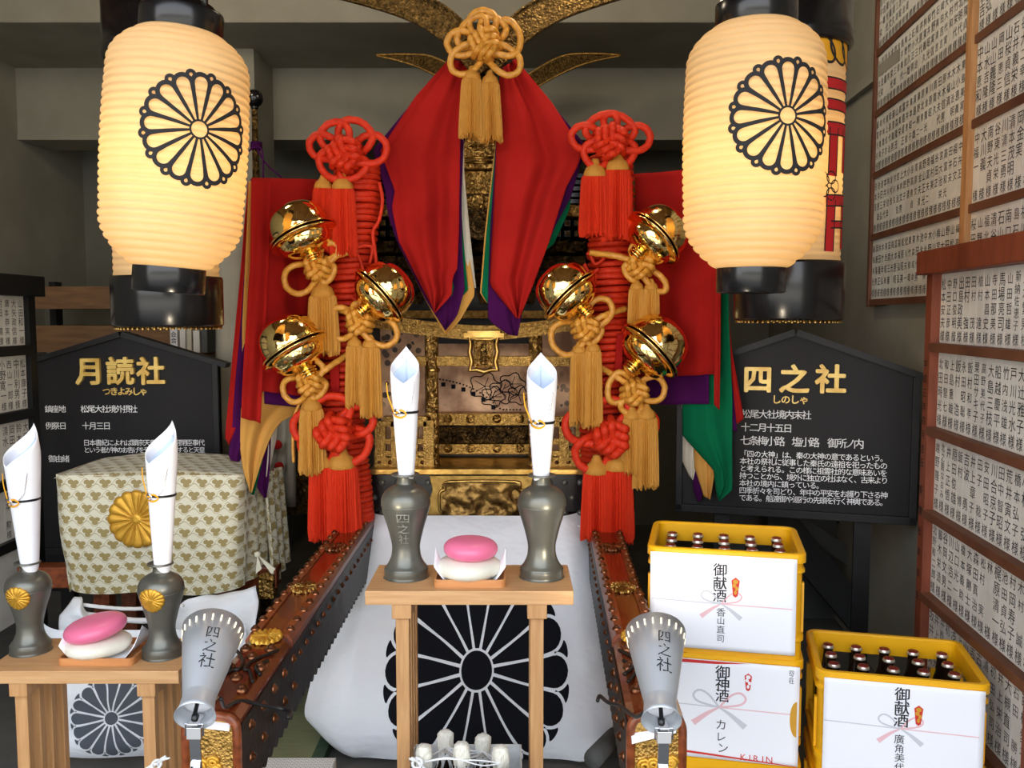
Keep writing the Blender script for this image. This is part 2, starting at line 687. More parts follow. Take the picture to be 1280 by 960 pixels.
def resample(pts, n):
    pts = [Vector(p) for p in pts]
    L = [0]
    for a, b in zip(pts, pts[1:]):
        L.append(L[-1] + (b - a).length)
    out = []
    for i in range(n + 1):
        t = L[-1] * i / n
        k = 0
        while k < len(pts) - 2 and L[k + 1] < t:
            k += 1
        d = L[k + 1] - L[k] or 1
        out.append(pts[k].lerp(pts[k + 1], (t - L[k]) / d))
    return out


def petal_outline(R, k, r0, n=10, gap=0.0):
    """outline of petal k of a sixteen petal chrysanthemum: narrow at r0, round at R"""
    a0 = 2 * PI * k / 16
    half = PI / 16
    rc = R / (1 + math.tan(half))
    rad = rc * math.tan(half) * .97 - gap
    pts = []
    hw0 = max(r0 * math.tan(half) - gap, r0 * .04)
    pts.append((r0, -hw0))
    pts.append((r0 + (rc - r0) * .5, -(hw0 + (rad - hw0) * .55)))
    for i in range(n + 1):
        t = -PI / 2 + PI * i / n
        pts.append((rc + rad * math.cos(t), rad * math.sin(t)))
    pts.append((r0 + (rc - r0) * .5, hw0 + (rad - hw0) * .55))
    pts.append((r0, hw0))
    c, s_ = math.cos(a0), math.sin(a0)
    return [(p[0] * c - p[1] * s_, p[0] * s_ + p[1] * c) for p in pts]


def crest_lines(mb, R, mapf, hw, mi=0):
    """outlined crest"""
    r0 = R * .155
    for k in range(16):
        o = petal_outline(R * .955, k, r0, 10)
        dense = resample(o, 40)
        ws = []
        for p in dense:
            rr = math.hypot(p[0], p[1]) / R
            ws.append(hw * (.45 + .75 * min(1, rr * 1.25)))
        mb.ribbon([(p[0], p[1]) for p in dense], ws, mapf, mi=mi)
        a = 2 * PI * k / 16 + PI / 16
        cx, cy = R * .935 * math.cos(a), R * .935 * math.sin(a)
        arc = []
        for i in range(9):
            t = a - 1.75 + 3.5 * i / 8
            arc.append((cx + R * .062 * math.cos(t), cy + R * .062 * math.sin(t)))
        mb.ribbon(arc, hw * .95, mapf, mi=mi)
    ring = [(r0 * math.cos(t), r0 * math.sin(t)) for t in [2 * PI * i / 40 for i in range(40)]]
    mb.ribbon(ring, hw * .55, mapf, closed=True, mi=mi)


def crest_solid(mb, R, mapf, gap, mi=0):
    """solid petals parted by thin gaps, with small rear petal tips between them"""
    r0 = R * .185

    def strip(pa, pb, n):
        vs, fs = [], []
        for i in range(len(pa)):
            for j in range(n + 1):
                q = (pa[i][0] + (pb[i][0] - pa[i][0]) * j / n, pa[i][1] + (pb[i][1] - pa[i][1]) * j / n)
                vs.append(mapf(*q))
        for i in range(len(pa) - 1):
            for j in range(n):
                fs.append((i * (n + 1) + j, i * (n + 1) + j + 1, (i + 1) * (n + 1) + j + 1, (i + 1) * (n + 1) + j))
        mb.add(vs, fs, mi)
    for k in range(16):
        o = petal_outline(R, k, r0, 12, gap)
        h = len(o) // 2
        a = o[:h + 1]
        b = o[h:][::-1]
        a = resample([(p[0], p[1], 0) for p in a], 18)
        b = resample([(p[0], p[1], 0) for p in b], 18)
        strip([(p.x, p.y) for p in a], [(p.x, p.y) for p in b], 4)
        t = 2 * PI * k / 16 + PI / 16
        half = PI / 16
        rc = R / (1 + math.tan(half))
        rad = rc * math.tan(half)
        # triangle of the rear petal seen in the notch
        tip = R * .985
        n0 = rc * .955 / math.cos(half) * 1.0
        pts = []
        for sgn in (-1, 1):
            ca = t + sgn * half
            c0 = (rc * math.cos(ca), rc * math.sin(ca))
            arc = []
            for i in range(7):
                base = t + (PI / 2) * -sgn + PI * 0
                ang = ca - sgn * (PI / 2) + sgn * (PI / 2 * .56) * i / 6
                q = (c0[0] + (rad + gap * .6) * math.cos(ang), c0[1] + (rad + gap * .6) * math.sin(ang))
                arc.append(q)
            pts.append(arc)
        strip(pts[0], pts[1], 2)
        e0, e1 = pts[0][-1], pts[1][-1]
        mx_, my_ = (e0[0] + e1[0]) / 2, (e0[1] + e1[1]) / 2
        hw_ = math.hypot(e1[0] - e0[0], e1[1] - e0[1]) / 2
        cap_ = []
        for i in range(9):
            w_, h_ = -hw_ * math.cos(PI * i / 8), hw_ * .32 * math.sin(PI * i / 8)
            cap_.append((mx_ - math.sin(t) * w_ + math.cos(t) * h_, my_ + math.cos(t) * w_ + math.sin(t) * h_))
        mb.add([mapf(mx_, my_)] + [mapf(*q) for q in cap_], [(0, 1 + i, 2 + i) for i in range(8)], mi)
    vs = [mapf(0, 0)]
    fs = []
    N = 40
    for rr in (.5, 1):
        for i in range(N):
            a = 2 * PI * i / N
            vs.append(mapf((r0 - gap * 1.3) * rr * math.cos(a), (r0 - gap * 1.3) * rr * math.sin(a)))
    for i in range(N):
        j = (i + 1) % N
        fs.append((0, 1 + i, 1 + j))
        fs.append((1 + i, 1 + N + i, 1 + N + j, 1 + j))
    mb.add(vs, fs, mi)


def crest_relief(mb, R, h, M, seg=192, mapf=None, mi=0):
    """embossed sixteen petal chrysanthemum lying in local xy, rising to +z"""
    rings = [0, .06, .12, .155, .165, .19, .25, .4, .55, .7, .82, .9, .95, .985, 1.0]
    vs, fs = [], []
    for r in rings:
        for k in range(seg):
            a = 2 * PI * k / seg
            pet = abs(math.cos(8 * a))
            if r <= .165:
                rr, z = r * R, h * (1.0 if r < .13 else .75)
            else:
                edge = 1 - .07 * (1 - pet) ** 1.5
                rr = r * R * (1 + (edge - 1) * r ** 3)
                z = h * (.35 + .65 * pet ** .5) * (1 - .35 * abs(r - .75))
                if r > .93:
                    z *= max(0, (1 - r) / .07)
            p = Vector((rr * math.cos(a), rr * math.sin(a), z))
            vs.append(M @ p if mapf is None else mapf(p.x, p.y, p.z))
    for i in range(len(rings) - 1):
        for k in range(seg):
            l = (k + 1) % seg
            fs.append((i * seg + k, i * seg + l, (i + 1) * seg + l, (i + 1) * seg + k))
    mb.add(vs, fs, mi, True)


def frame_to(origin, zaxis, up=(0, 0, 1)):
    """matrix whose local z is zaxis and local y is as near up as it can be"""
    z = Vector(zaxis).normalized()
    u = Vector(up)
    x = u.cross(z)
    if x.length < 1e-5:
        x = Vector((1, 0, 0))
    x.normalize()
    y = z.cross(x)
    M = Matrix((x, y, z)).transposed().to_4x4()
    M.translation = Vector(origin)
    return M


def loft(mb, L, R, Yf, nu=14, nv=24, amp=.012, waves=2.3, phase=0.0, mi=0, uv=False):
    """cloth between a left and a right edge given in frame pixels at distances Yf(u, v)"""
    l = resample([(p[0], p[1], 0) for p in L], nv)
    r = resample([(p[0], p[1], 0) for p in R], nv)

    def fn(u, v):
        j = min(int(round(v * nv)), nv)
        q = l[j].lerp(r[j], u)
        try:
            Y = Yf(u, v, q.x)
        except TypeError:
            Y = Yf(u, v)
        p = at(q.x, q.y, Y)
        k = min(1.0, v * 2.5) * .7 + .3
        fold = amp * k * (math.sin(waves * 2 * PI * u + phase + .8 * v) + .5 * math.sin(waves * 3.7 * PI * u + 1.3 * phase + 2 * v))
        fold += amp * .6 * (noise.noise(Vector((q.x * .03, q.y * .02, phase))) )
        p.y += fold
        return p
    mb.grid(fn, nu, nv, mi)
    return mb

# ================================================================== THE SETTING
def struct(name, mb, m, **kw):
    return mb.build(name, m, kind='structure', **kw)


WD = Vector((0.107, 1, 0)).normalized()         # direction in which the right wall runs away
WN = Vector((-WD.y, WD.x, 0))                   # its normal, into the room


def wall_x(Y):
    return 1.60 + .107 * (Y - 3.9)


struct('floor', MB().span((-4.2, .2, -.12), (3.2, 6.7, 0)), 'concrete')
struct('ground', MB().span((-14, -14, -.3), (14, .2, -.03)), 'gravel')
m = MB()
m.prism([(wall_x(.4), .4, 0), (wall_x(6.7), 6.7, 0), (wall_x(6.7) + .2, 6.7, 0), (wall_x(.4) + .2, .4, 0)], (0, 0, -.1), (0, 0, 3.6))
struct('wall_right', m, 'plaster')
struct('wall_left', MB().span((-3.3, .4, -.1), (-3.1, 6.7, 3.6)), 'plaster')
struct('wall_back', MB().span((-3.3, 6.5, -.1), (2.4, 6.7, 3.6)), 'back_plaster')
struct('ceiling', MB().span((-3.6, .3, 3.5), (2.6, 6.7, 3.6)), 'eave_wood')
zbm = at(300, 28, 4.8).z
YB2 = 4.8
while at(300, 85, YB2).z < zbm:
    YB2 += .005
zbm2 = at(300, 168, YB2).z
struct('trim_1', MB().span((-3.1, 4.8, zbm), (1.68, YB2, 3.6)), 'plaster', bevel=.006)
m = MB().span((-3.1, YB2, zbm2), (1.78, YB2 + .34, 3.6))
m.span((-3.1, YB2 - .008, zbm2 - .035), (1.78, YB2 + .34, zbm2))
struct('trim_2', m, 'plaster')
struct('trim_3', MB().span((-1.66, 5.26, 0), (at(320, 200, 5.26).x, YB2, zbm)), 'plaster')
# rafters under the eave, bearer along its edge, posts at its corners: what the bells mirror
for i in range(9):
    x = -3.3 + i * .7
    struct('trim_%d' % (4 + i), MB().span((x, .3, 3.38), (x + .09, 4.7, 3.5)), 'eave_wood')
struct('trim_13', MB().span((-3.5, .45, 3.2), (2.5, .6, 3.38)), 'eave_wood')
struct('trim_14', MB().span((-3.1, .42, -.03), (-2.9, .62, 3.2)), 'eave_wood')
struct('trim_15', MB().span((1.05, .42, 3.1), (1.25, .62, 3.2)), 'eave_wood')
m = MB()
m.grid(lambda u, v: Vector((-14 + 28 * u, -13 + .5 * noise.noise(Vector((u * 30, v * 6, 1))), -.3 + (1.5 + .3 * noise.noise(Vector((u * 20, 0, 3)))) * v)), 60, 8)
m.grid(lambda u, v: Vector((-14 + 28 * u, -13 - 1.2 * v, 1.2 + .3 * noise.noise(Vector((u * 20, 0, 3))))), 60, 2)
struct('trim_16', m, 'unseen_hedge')  # hedge out of view, added to break up the bells' reflections
for i, cl_ in enumerate(FILL_LAMPS):  # unseen bowls made up to house the added fill lamps
    m = MB()
    m.lathe([(.30, .10), (.26, .15), (.15, .20), (.04, .22), (.03, .28), (0, .28)], 24, Matrix.Translation(cl_))
    struct('trim_%d' % (24 + i), m, 'grey_trim', solid=.004)
# line where wall and concrete rail meet, on the right wall
a0, a1 = Vector((wall_x(3.6) - .012, 3.6, 2.56)), Vector((wall_x(5.6) - .012, 5.6, 2.62))
m = MB()
for dz in (0,):
    m.prism([a0, a1, a1 + Vector((0, 0, .05)), a0 + Vector((0, 0, .05))], WN * -.01, WN * .02)
struct('trim_17', m, 'plaster')
# sloping stair string and dark opening low on the right, behind the crates
q = [at(960, 600, 4.1), at(1100, 775, 4.1), at(1100, 830, 4.1), at(960, 665, 4.1)]
struct('trim_18', MB().prism(q, (0, 0, 0), (0, .12, 0)), 'dark_trim')
q = [at(960, 640, 4.25), at(1083, 722, 4.25), at(1083, 600, 4.25), at(1072, 600, 4.25), at(1070, 690, 4.25), at(960, 615, 4.25)]
struct('trim_19', MB().prism(q, (0, 0, 0), (0, .1, 0)), 'grey_trim')
q = [at(930, 560, 4.42), at(1190, 560, 4.42), at(1190, 960, 4.42), at(930, 960, 4.42)]
p0, p1 = at(900, 640, 4.45), at(1150, 640, 4.45)
struct('trim_20', MB().span((p0.x, 4.45, 0), (wall_x(4.45), 4.6, 1.32)), 'grey_trim')
q = [at(1010, 600, 4.44), at(1071, 600, 4.44), at(1071, 688, 4.44)]
struct('trim_21', MB().prism(q, (0, -.02, 0), (0, .02, 0)), 'black_wood')
# low wall with a coping at the back left, below the shelves
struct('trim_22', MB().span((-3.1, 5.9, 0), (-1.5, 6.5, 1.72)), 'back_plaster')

# ================================================================== THE PORTABLE SHRINE
MC = -.128
MY = 3.62
mik = thing('portable_shrine', 'gilded portable shrine with red lacquered carrying poles in the middle of the hall', 'portable shrine', (MC, 4.1, 0))


def z_at(py, Y):
    return at(640, py, Y).z


def x_at(px, Y):
    return at(px, 480, Y).x


# --- base
YB = 3.55
zb0, zb1 = .752, z_at(592, YB)
m = MB().span((-.72, YB, zb0), (.50, 4.75, zb1))
m.build('base_block', 'black_lacquer', mik, bevel=.006)
for px in list(range(440, 536, 19)) + list(range(668, 780, 19)):
    for py in (603, 622, 641):
        p = at(px + (9 if py == 622 else 0), py, YB)
        MB().lathe([(.013, 0), (.012, .004), (.007, .009), (0, .011)], 10, frame_to(p, (0, -1, 0))).build('base_stud', 'pewter', mik)
# ogee gold mount with a relief picture
pts = [(537, 594), (667, 594), (663, 612), (668, 626), (690, 630), (672, 642), (660, 657), (545, 657), (533, 642), (516, 630), (536, 626), (541, 612)]
base = [at(a, b, YB) for a, b in pts]
mount = MB().prism(base, (0, -.012, 0), (0, 0, 0)).build('base_mount', 'gold_flat', mik, bevel=.002)
fr = [(562, 601), (640, 601), (648, 606), (648, 611), (654, 615), (654, 636), (648, 641), (648, 646), (640, 650), (562, 650), (554, 646), (554, 641), (548, 636), (548, 615), (554, 611), (554, 606)]
fr3 = [at(a + 2, b, YB) + Vector((0, -.016, 0)) for a, b in fr]
MB().tube(catmull(fr3, 3), .0065, 6, True).build('mount_rim', 'gold_plain', mount)
m = MB()


def relief(u, v):
    x, y = (u - .5), (v - .5)
    p = at(602 + x * 98, 626 - y * 46, YB)
    h = .010 + .012 * noise.fractal(Vector((u * 7, v * 4, 2.2)), 1.0, 2.0, 3) + .008 * math.sin(14 * u + 6 * v) * math.exp(-8 * y * y)
    p.y -= h + .012
    return p


m.grid(relief, 40, 18)
m.build('relief_picture', 'relief_gold', mount)

# --- gold floor ledge and steps
zl = z_at(586, YB - .02)
m = MB().span((x_at(462, YB), YB - .03, zb1), (x_at(748, YB), YB + .5, zl))
m.build('floor_ledge', 'gold_plain', mik, bevel=.003)
YF = 3.62
# --- body core: dark walls
zc0, zc1 = zl, z_at(395, 3.9)
MB().span((-.62, 3.93, zc0), (.37, 4.7, 2.02)).build('body_wall', 'dark_panel', mik)
# painted panel
a, b = at(512, 514, 3.92), at(700, 455, 3.92)
pw = MB().span((a.x, 3.905, a.z), (b.x, 3.93, b.z + .09)).build('painted_panel', 'painted_panel', mik)
m = MB()
for (cx, cy, R) in ((606, 483, 18), (628, 490, 16), (616, 496, 14), (640, 480, 15), (648, 494, 13)):
    ring = []
    for i in range(30):
        t = 2 * PI * i / 30
        rr = R * (1 + .16 * math.cos(5 * t))
        ring.append(at(cx + rr * math.cos(t), cy + rr * .85 * math.sin(t), 3.90))
    m.tube(ring, .0022, 4, True)
    for i in range(5):
        t = 2 * PI * i / 5
        m.tube([at(cx, cy, 3.90), at(cx + R * .8 * math.cos(t), cy + R * .66 * math.sin(t), 3.90)], .0016, 4)
m.build('blossom_drawing', 'crest_black', pw)
m = MB()
gar = []
for i in range(25):
    t = i / 24
    px, py = 550 + 100 * t, 468 + 62 * t - 10 * math.sin(PI * t) * 1.4 + 6
    gar.append(at(px, min(py, 512), 3.895))
for i, p in enumerate(gar):
    m.lathe([(0, -.004), (.004, 0), (0, .004)], 6, frame_to(p, (0, -1, 0)))
    if i % 3 == 1:
        m.span(p + Vector((-.009, -.002, -.03)), p + Vector((.009, .004, -.012)))
m.build('bead_garland', 'crest_black', pw)
# rails and carving below the panel
for nm, y0, y1, mt, d in (('sill_rail', 516, 531, 'gold_fine', .03), ('sill_rail', 554, 567, 'gold_fine', .03)):
    a, b = at(546, y1, 3.86), at(665, y0, 3.86)
    m = MB().span((a.x, 3.86 - d, a.z), (b.x, 3.93, b.z))
    sr = m.build(nm, mt, mik, bevel=.003)
    for px in (560, 588, 621, 650):
        MB().lathe([(.02, 0), (.018, .006), (.008, .010), (0, .012)], 14, frame_to(at(px, (y0 + y1) / 2, 3.86 - d), (0, -1, 0))).build('rosette', 'gold_carved', sr)
m = MB()


def carved(u, v):
    p = at(548 + 116 * u, 533 + 20 * v, 3.87)
    p.y -= .02 + .022 * noise.fractal(Vector((u * 16, v * 3, 8)), 1.0, 2.0, 3) + .012 * math.sin(30 * u) * math.sin(PI * v)
    return p


m.grid(carved, 80, 12)
m.build('carved_band', 'bronze_carved', mik)
a, b = at(546, 586, 3.88), at(665, 567, 3.88)
MB().span((a.x, 3.86, a.z), (b.x, 3.93, b.z)).build('threshold', 'dark_panel', mik)
# side panels beside the door
for x0, x1 in ((478, 545), (664, 738)):
    a, b = at(x0, 586, 3.92), at(x1, 410, 3.92)
    MB().span((a.x, 3.9, a.z), (b.x, 3.94, b.z)).build('side_panel', 'painted_panel', mik)

# --- the small gold gate in front
for px in (540.5, 669):
    b, t = at(px, 587, YF), at(px, 409, YF)
    m = MB()
    r = 8.6 * YF / F
    n = 16
    m.lathe([(r * 1.16, 0), (r * 1.16, .03), (r, .034)] + [(r * (1 + .02 * math.sin(i * 2.1)), .034 + (t.z - b.z - .034) * i / n) for i in range(1, n + 1)] + [(0, t.z - b.z)], 24,
            Matrix.Translation(b))
    gp = m.build('gate_post', 'gold_carved', mik)
    MB().lathe([(r * 1.02, 0), (r * 1.12, .004), (r * 1.12, .012), (r * 1.02, .016)], 24, Matrix.Translation(at(px, 465, YF))).build('post_ring', 'gold_plain', gp)
# curved top beam
ctr = [(452, 397), (490, 404), (540, 411), (605, 416), (668, 411), (715, 404), (752, 398)]
l3 = catmull([at(a, b, YF) for a, b in ctr], 6, False)
m = MB()
vs, fs = [], []
hh = 9.0 * YF / F
for i, p in enumerate(l3):
    for dy, dz in ((-.035, -hh), (-.042, hh * .4), (-.05, hh * .45), (-.05, hh), (.05, hh), (.05, -hh)):
        vs.append(p + Vector((0, dy, dz)))
for i in range(len(l3) - 1):
    for k in range(6):
        fs.append((i * 6 + k, i * 6 + (k + 1) % 6, (i + 1) * 6 + (k + 1) % 6, (i + 1) * 6 + k))
fs += [tuple(range(6)), tuple((len(l3) - 1) * 6 + k for k in range(6))][::1]
m.add(vs, fs)
m.build('gate_top_beam', 'gold_fine', mik)
a, b = at(517, 457.5, YF), at(712, 445, YF)
m = MB().span((a.x, YF - .016, a.z), (b.x, YF + .016, b.z))
gt = m.build('gate_tie_beam', 'gold_fine', mik, bevel=.002)
# plaque hung between the beams
pl = MB().prism([at(x, y, YF - .03) for x, y in ((592, 424), (617, 424), (616, 459), (593, 459))], (0, -.01, 0), (0, .01, 0)).build('gate_plaque', 'gold_carved', mik)
m = MB()
of = [(586, 421), (596, 424), (614, 424), (623, 421), (620, 430), (622, 440), (619, 452), (622, 463), (614, 462), (605, 465), (596, 462), (587, 463), (590, 452), (587, 440), (589, 430)]
m.tube([at(x, y, YF - .04) for x, y in of], .010, 8, True)
m.box(at(605, 419, YF - .04), (.16, .06, .018))
m.box(at(605, 415.5, YF - .04), (.13, .05, .012))
m.build('plaque_frame', 'gold_plain', pl)
m = MB()
for ch, py in (('月', 434), ('読', 443), ('社', 452)):
    c = at(604.5, py, YF - .045)
    m.glyphs([(ch, 0, 0, .03)], lambda x, y, c=c: c + Vector((x, 0, y)))
m.build('plaque_writing', 'bronze_carved', pl)

# --- railing on each side of the gate
for side, x0, x1 in ((-1, 468, 534), (1, 676, 744)):
    m = MB()
    Y = YF - .02
    for y0, y1, xa, xb in ((571, 586, x0, x1), (548, 555, x0, x1), (563, 570, x0, x1)):
        a, b = at(xa, y1, Y), at(xb, y0, Y)
        m.span((a.x, Y - .015, a.z), (b.x, Y + .015, b.z))
    for k in range(4):
        xx = x0 + (x1 - x0) * (k + .08) / 3.3
        a, b = at(xx, 586, Y), at(xx + 13, 532 - (7 if k % 2 else 0), Y)
        m.span((a.x, Y - .02, a.z), (b.x, Y + .02, b.z))
    a, b = at(x0, 533, Y), at(x1, 526, Y)
    m.span((a.x, Y - .02, a.z), (b.x, Y + .02, b.z))
    a, b = at(x0 + (12 if side < 0 else 0), 526, Y), at(x1 - (0 if side < 0 else 12), 520, Y)
    m.span((a.x, Y - .022, a.z), (b.x, Y + .022, b.z))
    rl = m.build('railing', 'gold_fine', mik, bevel=.0015)
    for k in range(5):
        MB().lathe([(.009, 0), (.007, .004), (0, .006)], 8, frame_to(at(x0 + 6 + k * (x1 - x0 - 12) / 4, 578, Y - .016), (0, -1, 0))).build('rivet', 'copper', rl)

# --- eaves: dark panel, bracket tiers, rafter ends
a, b = at(470, 405, 3.86), at(742, 330, 3.86)
MB().span((a.x, 3.86, a.z), (b.x, 3.93, b.z)).build('frieze_panel', 'dark_panel', mik, bevel=.002)
m = MB()
a, b = at(462, 398, 3.8), at(750, 388, 3.8)
m.span((a.x, 3.79, a.z), (b.x, 3.93, b.z))
m.build('frieze_rail', 'gold_fine', mik, bevel=.002)
for row, (py, h, n, dep) in enumerate(((372, 16, 11, 3.82), (350, 16, 11, 3.76), (328, 15, 13, 3.70), (308, 13, 13, 3.66))):
    m = MB()
    x0, x1 = 452, 760
    a, b = at(x0, py + h / 2, dep), at(x1, py - h / 2, dep)
    m.span((a.x, dep + .05, a.z), (b.x, 3.95, b.z))
    for k in range(n):
        px = x0 + (x1 - x0) * (k + .5) / n
        p = at(px, py, dep + .02)
        wv = (x1 - x0) / n * dep / F
        m.prism([p + Vector((-wv * .36, 0, h * .5 * dep / F)), p + Vector((wv * .36, 0, h * .5 * dep / F)), p + Vector((wv * .2, 0, -h * .5 * dep / F)), p + Vector((-wv * .2, 0, -h * .5 * dep / F))], (0, -.03, 0), (0, .06, 0))
        m.box(p + Vector((0, -.035, h * .25 * dep / F)), (wv * .5, .02, h * .35 * dep / F))
    m.build('bracket_tier', 'bronze_carved', mik, bevel=.002)
for py, nm in ((292, 'rafter_row'), (279, 'rafter_row')):
    m = MB()
    dep = 3.6 if py == 292 else 3.55
    for k in range(26):
        px = 448 + 316 * (k + .5) / 26
        p = at(px, py, dep)
        m.box(p + Vector((0, .15, 0)), (.022, .3, .022))
    rr = m.build(nm, 'black_lacquer', mik)
    m = MB()
    for k in range(26):
        px = 448 + 316 * (k + .5) / 26
        p = at(px, py, dep)
        m.box(p + Vector((0, -.002, 0)), (.02, .008, .02))
    m.build('rafter_cap', 'gold_dim', rr)
a, b = at(444, 271, 3.55), at(768, 256, 3.55)
m = MB().span((a.x, 3.53, a.z), (b.x, 4.9, b.z))
m.build('eave_board', 'gold_carved', mik, bevel=.003)
m = MB()
for k in range(5):
    y0 = 216 + k * 8
    a, b = at(450 - k * 2, y0 + 6, 3.52), at(762 + k * 2, y0 + 1, 3.52)
    m.span((a.x, 3.52, a.z), (b.x, 4.9, b.z))
m.build('eave_layers', 'black_lacquer', mik)
# roof: two slopes running back from the gable, ridge, gable board
apex, le, re = at(605, 66, 3.55), at(446, 226, 3.55), at(766, 226, 3.55)


def slope(s0):
    e = le if s0 < 0 else re

    def fn(u, v):
        p = apex.lerp(e, u)
        p.z -= .12 * math.sin(PI * u) * .8
        p.y = 3.56 + 1.45 * v
        return p
    return fn


m = MB()
m.grid(slope(-1), 14, 4)
m.grid(slope(1), 14, 4)
m.build('roof', 'black_lacquer', mik, solid=.04, offset=-1)
gz = [apex + Vector((0, .06, -.03)), le + Vector((.06, .06, 0)), re + Vector((-.06, .06, 0))]
MB().prism(gz, (0, .0, 0), (0, .03, 0)).build('gable_board', 'bronze_carved', mik)
MB().tube([apex + Vector((0, .0, .02)), apex + Vector((0, 1.5, .02))], .045, 12).build('ridge', 'gold_plain', mik)
# gilded end ornament and column seen between the drapes
YO = 3.49
out = [(583, 204), (583, 190), (587, 176), (590, 166), (598, 163), (605, 161), (612, 163), (620, 166), (623, 176), (627, 190), (627, 204)]
go = MB().prism([at(x - 6, y, YO) for x, y in out], (0, 0, 0), (0, .04, 0)).build('gable_ornament', 'gold_carved', mik, bevel=.002)
m = MB()
for px, py in ((583, 165), (597, 159), (612, 165)):
    c = at(px, py, YO - .005)
    m.tube([c + Vector((.016 * math.cos(t), 0, .016 * math.sin(t))) for t in [2 * PI * i / 20 for i in range(20)]], .006, 6, True)
cl = []
for i in range(40):
    t = 2 * PI * i / 40
    rr = 1 + .14 * math.cos(6 * t)
    cl.append(at(598 + 11.5 * rr * math.cos(t), 183 + 7 * rr * math.sin(t), YO - .004))
m.tube(cl, .0035, 6, True)
for y, w in ((203, 20), (197, 19)):
    m.tube([at(598 - w, y, YO - .003), at(598 + w, y, YO - .003)], .005, 6)
m.build('ornament_rings', 'gold_plain', go)
m = MB()
for y0, y1, w, d in ((206, 212, 22, .03), (214, 236, 18, .0), (237, 243, 20, .02), (245, 258, 17, .0), (259, 290, 13, -.01)):
    a, b = at(598 - w, y1, YO), at(598 + w, y0, YO)
    m.span((a.x, YO - d, a.z), (b.x, YO + .07, b.z))
m.lathe([(.030, 0), (.027, .01), (.012, .014), (0, .015)], 16, frame_to(at(598, 251, YO), (0, -1, 0)))
m.build('gable_post', 'gold_carved', mik, bevel=.003)
m = MB()
for R, hgt in ((22, .02), (15, .035), (8, .045)):
    r = R * YO / F
    m.lathe([(r, 0), (r * .95, hgt), (r * .6, hgt + .006), (0, hgt + .008)], 24, frame_to(at(600, 278, YO + .02), (0, -1, 0)))
m.build('gable_boss', 'bronze_carved', mik)


# --- forked roof finials
def finial(pts, Y, mt, rim):
    c = resample(catmull([(x, y, wd) for x, y, wd in pts], 8, False), 22)
    L, R = [], []
    for i, p in enumerate(c):
        t = c[min(i + 1, len(c) - 1)] - c[max(i - 1, 0)]
        nx, ny = -t.y, t.x
        l = math.hypot(nx, ny) or 1
        wd = max(p.z, .3) / 2 * .88
        L.append(at(p.x + nx / l * wd, p.y + ny / l * wd, Y))
        R.append(at(p.x - nx / l * wd, p.y - ny / l * wd, Y))
    vs, fs = [], []
    for i in range(len(c)):
        vs += [L[i] + Vector((0, -.015, 0)), R[i] + Vector((0, -.015, 0)), R[i] + Vector((0, .015, 0)), L[i] + Vector((0, .015, 0))]
    for i in range(len(c) - 1):
        for k in range(4):
            fs.append((i * 4 + k, i * 4 + (k + 1) % 4, (i + 1) * 4 + (k + 1) % 4, (i + 1) * 4 + k))
    fs += [(3, 2, 1, 0), tuple(4 * (len(c) - 1) + k for k in range(4))]
    f = MB().add(vs, fs).build('roof_finial', mt, mik)
    m = MB()
    m.tube([p + Vector((0, -.015, 0)) for p in L], .006, 6)
    m.tube([p + Vector((0, -.015, 0)) for p in R], .006, 6)
    m.build('finial_edge', rim, f)


finial([(607, 88, 34), (572, 46, 38), (541, 21, 40), (500, 3, 38), (440, -14, 36), (400, -22, 34)], 3.42, 'gold_dim', 'gold_dim')
finial([(603, 88, 34), (640, 46, 38), (672, 21, 40), (710, 3, 38), (770, -16, 36), (812, -24, 34)], 3.46, 'gold_dim', 'gold_dim')
finial([(610, 122, 22), (570, 98, 22), (538, 81, 22), (508, 74, 12), (471, 70, 1)], 5.0, 'gold_dim', 'gold_fine')
finial([(628, 128, 22), (672, 98, 22), (706, 80, 22), (738, 73, 12), (776, 70, 1)], 5.02, 'gold_dim', 'gold_fine')


